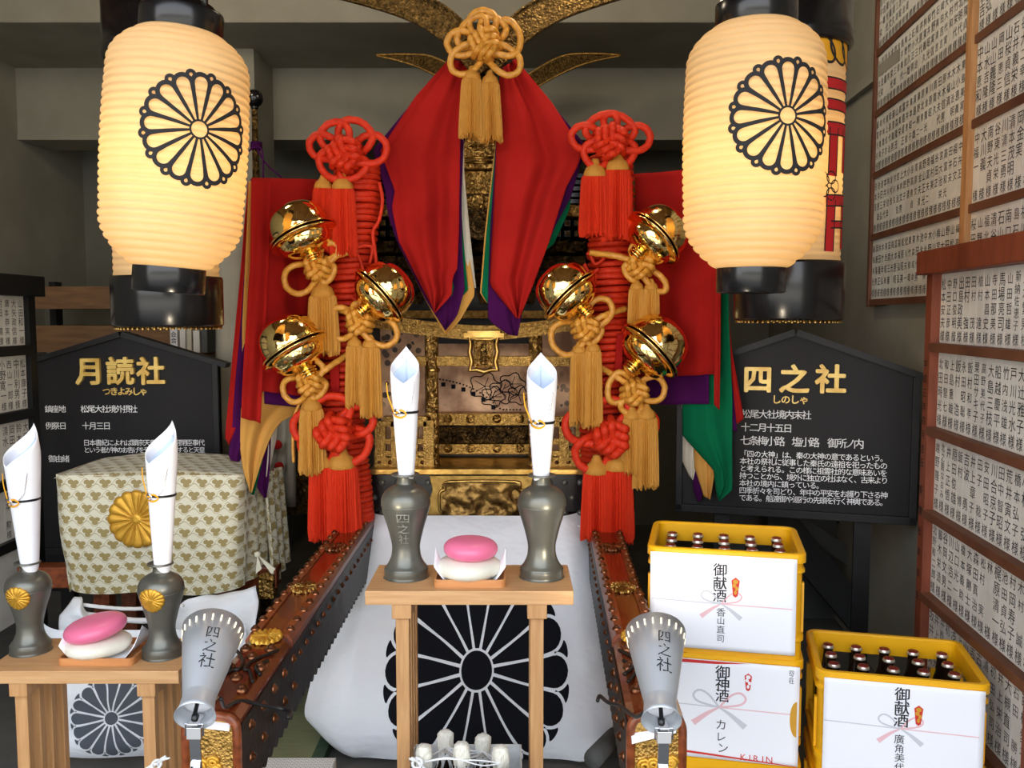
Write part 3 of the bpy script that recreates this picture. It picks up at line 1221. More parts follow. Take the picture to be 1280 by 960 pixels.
# --- carrying poles
def pole(xn, xf, yn, yf, name_side):
    wn = .114
    zt, zb = .750, .575
    d = Vector((xf - xn, yf - yn, 0))
    L = d.length
    d.normalize()
    s_ = Vector((d.y, -d.x, 0))
    o = Vector((xn, yn, 0))

    def P(a, c, z):
        return o + d * a + s_ * c + Vector((0, 0, z))
    hw = wn / 2
    prof = [(-hw, zb), (-hw, zt - .02), (-hw + .012, zt - .006), (-hw + .03, zt), (hw - .03, zt), (hw - .012, zt - .006), (hw, zt - .02), (hw, zb)]
    m = MB()
    vs = [P(a, c, z) for a in (0, L) for c, z in prof]
    n = len(prof)
    fs = [(k, (k + 1) % n, (k + 1) % n + n, k + n) for k in range(n)] + [tuple(range(n))[::-1], tuple(range(n, 2 * n))]
    m.add(vs, fs)
    pb = m.build('carrying_pole', 'pole_lacquer', mik)
    # darker lacquer cheeks with a scalloped lower edge
    m = MB()
    N = 60
    for sg in (-1, 1):
        vs, fs = [], []
        for i in range(N * 4 + 1):
            a = L * i / (N * 4)
            sc = .020 * abs(math.sin(PI * i / 6))
            c = sg * (hw + .003)
            vs += [P(a, c, zt - .030), P(a, c, zb - .012 - sc), P(a, c - sg * .008, zb - .012 - sc), P(a, c - sg * .008, zt - .030)]
        for i in range(N * 4):
            for k in range(4):
                fs.append((i * 4 + k, i * 4 + (k + 1) % 4, (i + 1) * 4 + (k + 1) % 4, (i + 1) * 4 + k))
        fs += [(0, 1, 2, 3), tuple(4 * N * 4 + k for k in (3, 2, 1, 0))]
        m.add(vs, fs)
    m.build('pole_cheek', 'pole_black', pb)
    # raised side bands along the top
    m = MB()
    for sg in (-1, 1):
        a0, a1 = .42, L
        ca, cb = sg * (hw + .002), sg * (hw - .028)
        vs = [P(a, c, z) for a in (a0, a1) for c, z in ((ca, zt - .034), (ca, zt - .012), (sg * (hw - .008), zt + .003), (cb, zt + .005), (cb, zt - .01))]
        fs = [(k, (k + 1) % 5, (k + 1) % 5 + 5, k + 5) for k in range(5)] + [tuple(range(5))[::-1], tuple(range(5, 10))]
        m.add(vs, fs)
    m.build('pole_band', 'pole_edge', pb)
    # copper studs along the bands: the nearest ones each on their own
    spots = []
    a = .46
    while a < L - .05:
        for sg in (-1, 1):
            spots.append((a, frame_to(P(a, sg * (hw - .012), zt + .004), (0, 0, 1), d), .75))
            spots.append((a + .03, frame_to(P(a + .03, sg * (hw + .003), zt - .07), s_ * sg), .62))
        a += .072
    for aa, c in ((.10, -.03), (.10, .03), (.16, 0), (.22, -.035), (.22, .035), (.28, 0), (.33, -.03), (.33, .03)):
        spots.append((aa, frame_to(P(aa, c, zt), (0, 0, 1), d), .95))
    for i in range(5):
        for zz in (zt - .06, zt - .13):
            for sg in (-1, 1):
                spots.append((.06 + i * .09, frame_to(P(.06 + i * .09, sg * (hw + .003), zz), s_ * sg), .8))
    spots.sort(key=lambda q: q[0])
    rest = MB()
    sprof = [(.016, -.003), (.0155, .001), (.013, .005), (.009, .0065), (.008, .010), (.004, .0125), (0, .013)]
    first = None
    for i, (a, M, sc) in enumerate(spots):
        pr = [(r * sc, z * sc) for r, z in sprof]
        if i < 48:
            mb_ = MB().lathe(pr, 12, M)
            mb_.build('pole_stud', 'copper', pb)
        else:
            rest.lathe(pr, 10, M)
    rest_o = rest.build('pole_stud', 'copper', pb)
    rest_o['kind'] = 'stuff'
    # openwork mount near the end
    m = MB()
    for sg in (-1, 1):
        m.tube(catmull([P(.13, sg * .045, zt + .003), P(.19, sg * .020, zt + .004), P(.20, sg * .006, zt + .004), P(.25, sg * .012, zt + .004), P(.32, sg * .05, zt + .001)], 6, False), .0045, 6)
        m.tube(catmull([P(.17, sg * .05, zt + .003), P(.21, sg * .03, zt + .004), P(.25, sg * .045, zt + .003)], 6, False), .005, 6)
    m.build('openwork_mount', 'pole_black', pb)
    # round gilt medallions lying on top
    for a, cc in ((.40, 'gold_leaf'), (.80, 'gold_carved'), (1.26, 'copper')):
        m = MB()
        c = P(a, 0, zt + .002)
        M = Matrix.Translation(c)
        M = M @ Matrix.Diagonal((1, 1.25, 1, 1))

        def mp(x, y, z, M=M):
            q = M @ Vector((x, y, z))
            q.z += .004 * noise.noise(Vector((x * 160, y * 160, 1)))
            return q
        crest_relief(m, .040, .010, M, 96, mp)
        m.build('pole_medallion', cc, pb)
    # end plate under an arched rim
    arch = []
    for i in range(25):
        t = PI * i / 24
        arch.append((hw * .80 * math.copysign(abs(math.cos(t)) ** .55, math.cos(t)), .040 * math.sin(t) ** .7))
    pz = zt - .055
    out = [(hw * .8, zb - .03)] + [(c, pz + z) for c, z in arch] + [(-hw * .8, zb - .03)]
    m = MB().prism([P(-.004, c, z) for c, z in out], (0, 0, 0), -d * .008)
    rim = [(c * 1.14, z + .006) for c, z in out]
    ep = m.build('end_plate', 'gold_fine', pb)
    m = MB().tube([P(-.008, c, z) for c, z in rim], .010, 8)
    m.build('end_rim', 'pole_edge', pb)
    m = MB()
    rnd = random.Random(name_side)
    for i in range(9):
        c, z = rnd.uniform(-.03, .03), zt - .15 + rnd.uniform(-.03, .05)
        R = rnd.uniform(.010, .018)
        cen = P(-.013, c, z)
        m.tube([cen + s_ * (R * (1 - j / 20) * math.cos(j * .7)) + Vector((0, 0, R * (1 - j / 20) * math.sin(j * .7))) - d * .002 * j / 10 for j in range(18)], .0042, 6)
    m.build('end_relief', 'gold_leaf', ep)
    MB().span(P(0, -hw, zb - .08), P(.02, hw, zb), 0).build('end_block', 'pole_edge', pb)
    return P


zp_ = at(640, 893, 1.75).z
pole_L = pole(at(266, 920, 1.75).x, at(456, 640, 3.62).x, 1.75, 3.62, 1)
pole_R = pole(at(820, 920, 1.75).x, at(751, 640, 3.62).x, 1.75, 3.62, 2)


# trestle that carries the shrine, under the white cloth
m = MB()
for y in (3.72, 4.5):
    m.span((MC - .56, y - .05, .64), (MC + .60, y + .05, .752))
    for sx in (-.42, .42):
        m.span((MC + sx - .04, y - .04, 0), (MC + sx + .04, y + .04, .64))
struct('trim_23', m, 'frame_brown_wood')

# ================================================================== WHITE CRESTED CLOTH BELOW THE SHRINE
def make_front_cloth(name, label, cx, W0, W1, ytop, ybot, ztop, zbot, crest_px, R, gap, crest_mat, seed, Yc, back=.5):
    def surf(s, t):
        # hem drawn in and rounded at the lower corners
        drawn = max(0.0, (t - .80) / .20)
        W = W0 + (W1 - W0) * t ** .7 - .045 * drawn ** 2
        x = cx + s * W
        Y = ytop + (ybot - ytop) * (t ** .8) + .06 * drawn ** 2
        Y += back * max(0, abs(s) - .72) ** 1.6 * 2.1
        n = noise.noise(Vector((x * 2.2 + seed, t * 2.0, seed)))
        n2 = noise.noise(Vector((x * 4 + t * 4, t * 5 - x * 4, seed + 3)))
        edge = min(1, max(0, (abs(s) - .45) / .3))
        q = x * 5.5 + (t * 7.5 if s < 0 else -t * 6.5)
        diag = math.sin(q + 2.2 * n) * math.exp(-3 * (n2 - .1) ** 2)
        Y += -.02 * n - .012 * n2 * min(1, 2 * t)
        Y -= (.034 * diag * edge + .007 * math.sin(11 * t + 3.2 * x + 2.5 * n)) * min(1, t * 3)
        z = ztop + (zbot - ztop) * t + .07 * drawn * max(0, abs(s) - .70) / .30
        return Vector((x, Y, z))
    t_ = thing(name, label, 'cloth', (cx, (ytop + ybot) / 2, zbot))
    m = MB()
    m.grid(lambda u, v: surf(2 * u - 1, v), 90, 60)
    m.build('cloth_panel', 'white_cloth', t_)
    c = at(crest_px[0], crest_px[1], Yc)

    def mapf(x, y):
        z = c.z + y
        t = min(max((z - ztop) / (zbot - ztop), 0), 1)
        W = W0 + (W1 - W0) * t ** .7 - .045 * max(0.0, (t - .80) / .20) ** 2
        s = min(max((c.x + x - cx) / W, -1), 1)
        p = surf(s, t)
        p.y -= .003
        return p
    m = MB()
    crest_solid(m, R, mapf, gap)
    m.build('chrysanthemum_crest', crest_mat, t_)
    return t_


wc = make_front_cloth('crested_cloth', 'white cloth with large black chrysanthemum crest hanging under the shrine', -.155, .47, .61, 3.50, 2.91, .752, .012,
                      (597, 826), .335, .0052, 'crest_black', 4.0, 3.18)
# folded top hem
m = MB()
m.grid(lambda u, v: at(478 + 262 * u, 660 + 3 * math.sin(5 * u) + 26 * v, 3.475 - .01 * v + .006 * math.sin(9 * u)), 30, 4)
m.build('folded_hem', 'white_cloth', wc, solid=.004)

# ================================================================== DRAPES AND BANNERS
def layered(name, label, cat, layers, group=None, loc=None):
    t = thing(name, label, cat, loc or (0, 0, 0), 0, group)
    for nm, mt, L, R, Yf, amp, waves, ph in layers:
        m = loft(MB(), L, R, Yf, 26, 40, amp, waves, ph)
        o = m.build(nm, mt, t, solid=.003)
    return t


def yv(a, b, c=None):
    """distance from a (top) to b (bottom)"""
    return lambda u, v: a + (b - a) * min(1, v * 1.4)


p = at(575, 250, 3.45)
layered('front_drape', 'red drape with purple lining hanging left of the gilded gable ornament', 'drape', [
    ('white_layer', 'cream_cloth', [(574, 90), (572, 200), (570, 360)], [(579, 90), (580, 215), (587, 290), (595, 360)], yv(3.475, 3.42), .004, 1, 0),
    ('ochre_layer', 'ochre_cloth', [(570, 90), (520, 150), (480, 230), (500, 310), (530, 372), (556, 418)], [(580, 90), (578, 240), (585, 310), (594, 368), (574, 402), (557, 418)], yv(3.468, 3.41), .005, 1.2, .5),
    ('green_layer', 'green_cloth', [(570, 88), (520, 150), (490, 230), (520, 310), (560, 380)], [(579, 88), (575, 240), (580, 310), (585, 364), (562, 382)], yv(3.460, 3.40), .005, 1.2, .5),
    ('purple_layer', 'purple_cloth', [(566, 76), (515, 128), (465, 188), (475, 215), (482, 243), (484, 266), (496, 302), (532, 375), (556, 412)], [(584, 84), (577, 240), (578, 310), (581, 362), (571, 396), (557, 413)], yv(3.452, 3.385), .007, 1.4, .4),
    ('red_layer', 'red_cloth', [(562, 72), (520, 120), (474, 186), (481, 205), (493, 237), (489, 259), (497, 300), (532, 369), (543, 390)], [(586, 80), (579, 110), (576, 150), (574, 287), (572, 336), (566, 347), (565, 369), (544, 391)], yv(3.425, 3.335), .020, 1.6, .2),
], loc=(p.x, 3.45, p.z - .5))
p = at(650, 250, 3.45)
layered('front_drape', 'red drape with purple lining hanging right of the gilded gable ornament', 'drape', [
    ('ochre_layer', 'ochre_cloth', [(622, 95), (620, 170), (606, 290), (600, 366), (608, 378)], [(640, 95), (650, 200), (640, 300), (612, 380)], yv(3.47, 3.41), .004, 1.2, .3),
    ('green_layer', 'green_cloth', [(623, 92), (621, 170), (608, 290), (602, 366), (609, 378)], [(652, 95), (715, 235), (712, 262), (692, 305), (650, 340), (612, 380)], yv(3.462, 3.40), .005, 1.2, .5),
    ('purple_layer', 'purple_cloth', [(624, 90), (620, 180), (613, 280), (610, 356), (610, 400), (635, 418)], [(646, 76), (735, 186), (726, 205), (713, 248), (693, 285), (670, 345), (654, 385), (647, 420)], yv(3.452, 3.385), .007, 1.4, .9),
    ('red_layer', 'red_cloth', [(625, 88), (621, 170), (617, 257), (612, 356), (645, 397)], [(644, 74), (690, 128), (728, 190), (722, 208), (708, 234), (685, 306), (665, 360), (649, 398)], yv(3.425, 3.335), .020, 1.7, 1.0),
], loc=(p.x, 3.45, p.z - .5))


def ys(a, b):
    """slanting banner: distance a at the left edge, b at the right"""
    return lambda u, v: a + (b - a) * u


def side(a, b, px0, px1):
    """distance by pixel column, so that all layers of a banner share one slant"""
    return lambda l, r, d=0.0: (lambda u, v, px: a + (b - a) * (px - px0) / (px1 - px0) + d)


SL = side(3.27, 3.67, 285, 470)
p = at(350, 400, 3.42)
layered('side_banner', 'layered red, purple, green and ochre banner hanging beside the left rope column', 'banner', [
    ('white_layer', 'cream_cloth', [(330, 420), (328, 560), (331, 595)], [(352, 420), (346, 545), (334, 596)], SL(330, 350, .05), .006, 1, .4),
    ('purple_tail', 'purple_cloth', [(322, 520), (322, 610), (330, 622)], [(340, 520), (337, 600), (333, 622)], SL(322, 340, .04), .006, 1.2, 2),
    ('green_layer', 'green_cloth', [(307, 262), (308, 440), (312, 616)], [(324, 262), (330, 480), (328, 575), (317, 619)], SL(308, 326, .03), .005, 1.2, .5),
    ('outer_red_layer', 'red_cloth', [(310, 228), (300, 340), (290, 440), (280, 548), (286, 555)], [(330, 228), (326, 400), (320, 520), (287, 556)], SL(284, 325, .018), .008, 1.2, .2),
    ('outer_purple_layer', 'purple_cloth', [(313, 224), (300, 400), (288, 545), (285, 575), (297, 577)], [(336, 224), (336, 400), (322, 545), (299, 577)], SL(287, 325, .012), .008, 1.2, 1.2),
    ('ochre_layer', 'ochre_cloth', [(311, 226), (302, 400), (299, 560), (303, 590), (312, 614)], [(420, 226), (422, 480), (384, 510), (350, 528), (338, 548), (328, 575), (315, 616)], SL(299, 400, .0), .008, 1.7, .6),
    ('inner_purple_layer', 'purple_cloth', [(326, 300), (330, 505)], [(430, 300), (410, 512)], SL(330, 415, -.028), .006, 1.4, .4),
    ('red_layer', 'red_cloth', [(319, 222), (318, 300), (324, 400), (322, 488)], [(470, 226), (440, 300), (420, 420), (402, 498)], SL(318, 440, -.055), .012, 2.3, .7),
    ('red_strip', 'red_cloth', [(314, 222), (312, 330), (305, 440), (301, 522)], [(338, 224), (336, 340), (330, 450), (326, 529)], SL(301, 330, -.080), .005, 1.2, 1.5),
], loc=(p.x, 3.42, p.z - .6))
SR = side(3.60, 3.24, 780, 930)
p = at(860, 400, 3.40)
layered('side_banner', 'layered red, purple and green banner hanging beside the right rope column', 'banner', [
    ('purple_tail', 'purple_cloth', [(862, 560), (868, 615), (872, 626)], [(884, 560), (880, 615), (876, 627)], SR(862, 882, .05), .005, 1, .4),
    ('white_layer', 'cream_cloth', [(852, 500), (853, 575), (862, 595)], [(880, 500), (872, 575), (866, 600)], SR(853, 875, .04), .006, 1.2, .8),
    ('ochre_layer', 'ochre_cloth', [(866, 500), (869, 585), (880, 620)], [(893, 500), (893, 590), (887, 624)], SR(868, 892, .03), .008, 1.2, 1.4),
    ('outer_red_layer', 'red_cloth', [(893, 360), (906, 470), (922, 530)], [(906, 330), (916, 440), (930, 522)], SR(900, 925, .018), .005, 1.1, .2),
    ('outer_purple_layer', 'purple_cloth', [(888, 360), (900, 470), (916, 538)], [(903, 330), (912, 440), (921, 540)], SR(895, 915, .012), .005, 1.1, 1.2),
    ('green_layer', 'green_cloth', [(850, 300), (854, 545), (893, 588), (897, 622)], [(906, 225), (911, 400), (915, 500), (915, 612), (899, 626)], SR(855, 912, .0), .008, 1.6, .6),
    ('inner_purple_layer', 'purple_cloth', [(800, 300), (806, 506)], [(886, 300), (886, 505)], SR(800, 886, -.028), .005, 1.4, .4),
    ('red_layer', 'red_cloth', [(742, 222), (770, 300), (785, 400), (790, 472)], [(905, 208), (902, 300), (898, 400), (897, 468)], SR(770, 900, -.055), .012, 2.3, .7),
    ('red_strip', 'red_cloth', [(893, 330), (893, 440), (893, 506)], [(901, 330), (900, 440), (899, 512)], SR(893, 900, -.075), .003, 1.2, 1.5),
], loc=(p.x, 3.4, p.z - .6))
# loose green edge ribbon beside the right rope column
tag(loft(MB(), [(788, 224), (790, 290)], [(793, 222), (794, 290)], ys(3.5, 3.49), 3, 10, .003).build('edge_ribbon', 'green_cloth', solid=.003),
    'narrow green ribbon behind the upper right red tassels', 'ribbon')

# ================================================================== ROPE COLUMNS
def column(pts, rad, label):
    """pts: frame pixels of the axis, top to bottom, at Y 3.42"""
    ax = catmull([at(x, y, 3.42) for x, y in pts], 30, False)
    t = thing('rope_column', label, 'rope', (ax[-1].x, 3.42, .755))
    MB().tube(ax, rad * .86, 16).build('core', 'red_cloth', t)
    L = sum((b - a).length for a, b in zip(ax, ax[1:]))
    pitch = .0225
    turns = int(L / pitch)
    N = 22
    hel = []
    rnd = random.Random(len(label))
    ph = [rnd.uniform(-.004, .004) for _ in range(turns + 2)]
    for i in range(turns * N + 1):
        a = i / N
        s_ = a / turns * (len(ax) - 1)
        k = min(int(s_), len(ax) - 2)
        c = ax[k].lerp(ax[k + 1], s_ - k)
        ang = 2 * PI * a
        wob = ph[int(a)] * math.sin(ang * .5)
        rr = rad + wob * .7
        hel.append(c + Vector((rr * math.cos(ang), rr * math.sin(ang), .10 * rad * math.cos(ang) + wob)))
    MB().tube(hel, .0118, 7, strands=3, twist=90).build('winding_cord', 'red_cord', t)
    return t, ax


rcl, axl = column([(447, 205), (447, 260), (440, 330), (434, 400), (430, 470), (428, 540), (436, 600), (440, 650)], .078,
                  'red rope-wound column between the left bells')
rcr, axr = column([(762, 195), (764, 260), (763, 330), (760, 400), (757, 470), (752, 540), (758, 600), (762, 652)], .078,
                  'red rope-wound column between the right bells')
# loose cords on the columns
for rc, lines in ((rcl, ([(474, 228), (478, 250), (474, 275), (466, 292), (470, 330), (460, 345)], [(444, 312), (452, 330), (456, 352), (458, 372)], [(418, 318), (436, 312), (464, 308), (462, 330)],
                         [(420, 385), (436, 392), (448, 380), (440, 372)])),
                  (rcr, ([(738, 318), (744, 330), (755, 322), (752, 312)], [(730, 330), (738, 342), (748, 336)], [(733, 318), (760, 314), (786, 322)], [(735, 470), (752, 480), (778, 474)]))):
    m = MB()
    for l in lines:
        m.tube(catmull([at(x, y, 3.325) for x, y in l], 6, False), .007, 6, strands=3, twist=90)
    m.build('loose_cord', 'red_cord', rc)
for rc, q in ((rcl, [(412, 460), (424, 440), (424, 490), (414, 492)]), (rcr, [(771, 418), (779, 418), (777, 470), (768, 466)])):
    MB().prism([at(x, y, 3.32) for x, y in q], (0, 0, 0), (0, .006, 0)).build('cloth_tab', 'red_cloth', rc)


# ================================================================== KNOTS, TASSELS, BELLS
def flower_knot(parent, c, loops, rc, R0, mt, weave=3, nm='knot', ang=0.0):
    """c: centre; loops: [(angle deg, length, width)] in metres in the plane facing the hall's front;
    the heart is a pinwheel of cord bundles that pass over one another"""
    def Q(x, z, d):
        return c + Vector((x, -d, z))
    m = MB()
    for i, (a, L, W) in enumerate(loops):
        a = math.radians(a)
        ux, uz = math.cos(a), math.sin(a)
        vx, vz = -uz, ux
        k = min(.5, R0 * .55 / L)
        tw = 1 if i % 2 else -1
        pts = []
        for l, w, d in ((k * .5, -.10, .6), (k, -.34, .9 * tw), (k + (1 - k) * .45, -.54, .8), (k + (1 - k) * .82, -.44, .5), (1.0, 0, .4), (k + (1 - k) * .82, .44, .5), (k + (1 - k) * .45, .54, .2), (k, .34, -.9 * tw), (k * .5, .10, -.6)):
            pts.append(Q(ux * L * l + vx * W * w, uz * L * l + vz * W * w, rc * d * 1.3))
        m.tube(catmull(pts, 8, False), rc, 10, strands=3, twist=70, depth=.10)
    for b in range(3):
        a = math.radians(ang + 120 * b)
        ux, uz = math.cos(a), math.sin(a)
        vx, vz = -uz, ux
        for k in range(weave):
            o = R0 * .34 + (k - (weave - 1) / 2) * rc * 2.0
            P = []
            for j in range(9):
                s_ = -1 + 2 * j / 8
                bow = -.42 * R0 * s_ * s_
                dd = rc * (1.6 + 2.6 * (.5 + .5 * math.sin(PI * .5 * s_ * 1.1)) * (1 if abs(s_) < .85 else .55))
                P.append(Q(ux * s_ * R0 * 1.05 + vx * (o + bow), uz * s_ * R0 * 1.05 + vz * (o + bow), dd))
            P[0] = P[0] + Vector((0, rc * 2.5, 0))
            P[-1] = P[-1] + Vector((0, rc * 3.0, 0))
            m.tube(catmull(P, 5, False), rc, 10, strands=3, twist=70, depth=.10)
    return m.build(nm, mt, parent)


def tassel(parent, top, L, W, skirt_m, head_m, tilt=0.0, seed=0, head=.22):
    rnd = random.Random(seed)
    seg = 72
    rj = [1 + .10 * math.cos(k * PI) + rnd.uniform(-.09, .09) for k in range(seg)]
    ej = [rnd.uniform(-.018, .012) for _ in range(seg)]
    M = Matrix.Translation(top) @ Matrix.Rotation(tilt, 4, 'Y')
    hl = W * .62
    m = MB()
    m.lathe([(0, 0), (W * .12, -.002), (W * .17, -hl * .25), (W * .22, -hl * .42), (W * .34, -hl * .55), (W * .42, -hl * .85), (W * .43, -hl * 1.05), (W * .38, -hl * 1.12)], 28, M,
            rf=lambda a, i: 1 + .03 * math.cos(9 * a))
    m.build('tassel_head', head_m, parent)
    m = MB()
    vs, fs = [], []
    rows = [(0, .40), (.05, .47), (.15, .49), (.4, .50), (.7, .515), (.93, .53), (1.0, .52)]
    for t, r in rows:
        for k in range(seg):
            a = 2 * PI * k / seg
            z = -hl * .95 - (L - hl * .95) * t + (ej[k] if t > .9 else 0)
            rr = W * r * (1 + (rj[k] - 1) * min(1, .35 + t))
            vs.append(M @ Vector((rr * math.cos(a), rr * math.sin(a) * .8, z)))
    for i in range(len(rows) - 1):
        for k in range(seg):
            l = (k + 1) % seg
            fs.append((i * seg + k, i * seg + l, (i + 1) * seg + l, (i + 1) * seg + k))
    vs.append(M @ Vector((0, 0, -L * .96)))
    for k in range(seg):
        fs.append(((len(rows) - 1) * seg + k, (len(rows) - 1) * seg + (k + 1) % seg, len(vs) - 1))
    m.add(vs, fs, 0, False)
    # loose threads at the fringe
    for _ in range(14):
        a = rnd.uniform(PI, 2 * PI)
        p = M @ Vector((W * .52 * math.cos(a), W * .42 * math.sin(a), -L * .93))
        m.tube([p, p + Vector((rnd.uniform(-.006, .006), -.002, -L * .06 - rnd.uniform(.004, .02)))], .0016, 4)
    return m.build('tassel_skirt', skirt_m, parent)


def s2m(px, Y):
    return px * Y / F


YK = 3.30
# --- four large red knots
def red_knot(px, py, loops, tas, label, Y=YK, rc=5.2, R0=26, ang=0):
    c = at(px, py, Y)
    t = thing('tasselled_knot', label, 'knot', (c.x, Y, c.z - .2), 0, 'red flower knots on the rope columns')
    flower_knot(t, c, [(a, s2m(L, Y), s2m(W, Y)) for a, L, W in loops], s2m(rc, Y), s2m(R0, Y), 'red_cord', 3, 'knot', ang)
    for i, (x, y, L, W) in enumerate(tas):
        tassel(t, at(x, y, Y - .005 * i), s2m(L, Y), s2m(W, Y), 'red_thread', 'yellow_thread', 0, px + i)
    return t


red_knot(432, 194, [(160, 46, 26), (118, 42, 34), (62, 44, 40), (12, 52, 32), (300, 30, 34), (215, 34, 32)],
         [(404, 218, 92, 26), (428, 216, 98, 30)], 'vermilion flower knot with two tassels at the top of the left rope column', 3.28, 4.5, 18, 10)
red_knot(762, 178, [(170, 48, 26), (118, 34, 38), (60, 34, 38), (8, 50, 28), (320, 34, 30), (222, 36, 30)],
         [(744, 198, 92, 34), (772, 190, 104, 34)], 'vermilion flower knot with two tassels at the top of the right rope column', 3.28, 4.5, 18, -10)
red_knot(420, 540, [(168, 54, 34), (100, 46, 46), (28, 52, 32), (322, 46, 42), (222, 50, 40)],
         [(402, 562, 112, 32), (427, 558, 118, 40)], 'vermilion flower knot with two tassels at the foot of the left rope column', 3.28, 5.2, 20, 15)
red_knot(763, 546, [(160, 60, 36), (92, 48, 44), (22, 60, 36), (318, 48, 42), (222, 52, 38)],
         [(746, 568, 104, 36), (771, 562, 116, 38)], 'vermilion flower knot with two tassels at the foot of the right rope column', 3.28, 5.2, 20, 0)


# --- six yellow cord knots
def yellow_knot(px, py, loops, tas, stub, label, Y=3.26, rc=3.9, R0=15, ang=0):
    c = at(px, py, Y)
    t = thing('cord_knot', label, 'knot', (c.x, Y, c.z - .2), 0, 'yellow cord knots of the bells')
    flower_knot(t, c, [(a, s2m(L, Y), s2m(W, Y)) for a, L, W in loops], s2m(rc, Y), s2m(R0, Y), 'yellow_cord', 2, 'knot', ang)
    MB().tube(catmull([at(x, y, Y + d) for x, y, d in stub], 6, False), s2m(rc, Y), 9, strands=3, twist=70).build('cord', 'yellow_cord', t)
    for i, (x, y, L, W) in enumerate(tas):
        tassel(t, at(x, y, Y - .004 * i), s2m(L, Y), s2m(W, Y), 'yellow_thread', 'yellow_thread', 0, px + i)
    return t


yellow_knot(398, 335, [(210, 46, 32), (55, 36, 18), (330, 20, 22)], [(403, 348, 92, 34)], [(402, 330, 0), (420, 320, -.01), (445, 313, .02)],
            'yellow cord knot with drooping left loop below the upper left bell')
yellow_knot(450, 402, [(185, 38, 36), (335, 50, 30), (70, 22, 26)], [(443, 418, 88, 22), (463, 418, 100, 24)], [(446, 398, 0), (432, 390, 0), (418, 386, .06)],
            'yellow cord knot with two long tassels below the left bell nearest the drape')
yellow_knot(388, 478, [(205, 36, 28), (75, 28, 22), (320, 20, 22)], [(389, 492, 98, 30)], [(392, 474, 0), (410, 460, -.01), (436, 442, .05)],
            'yellow cord knot with one tassel below the lowest left bell')
yellow_knot(800, 332, [(95, 28, 18), (315, 44, 16), (215, 20, 20)], [(796, 348, 76, 20), (814, 348, 74, 20)], [(796, 328, 0), (770, 320, 0), (738, 316, .05)],
            'yellow cord knot with two tassels below the upper right bell')
yellow_knot(732, 410, [(208, 46, 38), (50, 44, 26), (320, 20, 22)], [(724, 426, 102, 22), (741, 424, 108, 22)], [(738, 404, 0), (756, 394, -.01), (782, 386, .05)],
            'yellow cord knot with two tassels below the right bell nearest the drape')
yellow_knot(793, 490, [(165, 34, 36), (10, 38, 28), (255, 28, 24)], [(790, 506, 84, 26), (808, 504, 104, 28)], [(790, 484, 0), (772, 472, -.01), (748, 458, .05)],
            'yellow cord knot with a tassel below the lowest right bell')
# thin twisted cord end hanging at the left
tag(MB().tube(catmull([at(x, y, 3.27) for x, y in ((376, 502), (368, 520), (366, 550), (367, 578))], 6, False), .006, 7, strands=3, twist=120).build('cord_end', 'yellow_cord'),
    'thin yellow cord end dangling left of the lowest left tassel', 'cord')

# --- top knot with two tassels
c = at(606, 56, 3.30)
tk = thing('top_knot', 'large yellow cord knot with two tassels crowning the red drapes', 'knot', (c.x, 3.3, c.z - .3))
flower_knot(tk, c, [(a, s2m(L, 3.3), s2m(W, 3.3)) for a, L, W in [(95, 40, 30), (135, 34, 40), (178, 46, 26), (218, 50, 28), (322, 52, 28), (15, 44, 40), (62, 34, 30)]], s2m(4.0, 3.3), s2m(17, 3.3), 'yellow_cord', 3, 'knot', 15)
tassel(tk, at(590, 82, 3.30), s2m(84, 3.3), s2m(25, 3.3), 'yellow_thread', 'yellow_thread', .02, 3)
tassel(tk, at(612, 88, 3.305), s2m(82, 3.3), s2m(24, 3.3), 'yellow_thread', 'yellow_thread', -.03, 4)


# --- six gilt bells
def make_bell():
    t = thing('round_bell', 'bell', 'bell', (0, 0, 0), 0, 'gilt bells on the rope columns')
    up = [(0, -.86), (.30, -.84), (.56, -.77), (.77, -.62), (.90, -.42), (.965, -.18), (.98, .02), (.97, .16), (.95, .24)]
    dn = [(.90, .40), (.89, .50), (.82, .66), (.68, .79), (.46, .88), (.2, .92), (0, .93)]

    def sub(p):
        return [(q.x, q.y) for q in catmull([(a, b, 0) for a, b in p], 5, False)]
    MB().lathe(sub(up), 56).build('bell_dome', 'bell_gold', t)
    MB().lathe(sub(dn), 56).build('bell_bottom', 'bell_gold', t)
    m = MB()
    m.lathe(sub([(.93, .16), (1.04, .19), (1.13, .225), (1.15, .255), (1.12, .285), (.92, .30)]), 56)
    m.lathe(sub([(.90, .325), (1.06, .33), (1.12, .355), (1.12, .39), (1.05, .425), (.88, .47)]), 56)
    m.build('bell_lip', 'bell_gold', t)
    m = MB()
    m.lathe(sub([(.20, .92), (.24, .97), (.30, 1.0), (.30, 1.03), (.22, 1.06), (.20, 1.07)]), 24)
    m.lathe(sub([(.20, 1.07), (.28, 1.09), (.28, 1.12), (.19, 1.15), (.18, 1.16)]), 24)
    m.lathe(sub([(.18, 1.16), (.25, 1.18), (.25, 1.22), (.16, 1.25), (0, 1.26)]), 24)
    m.build('bell_neck', 'bell_gold', t)
    return t


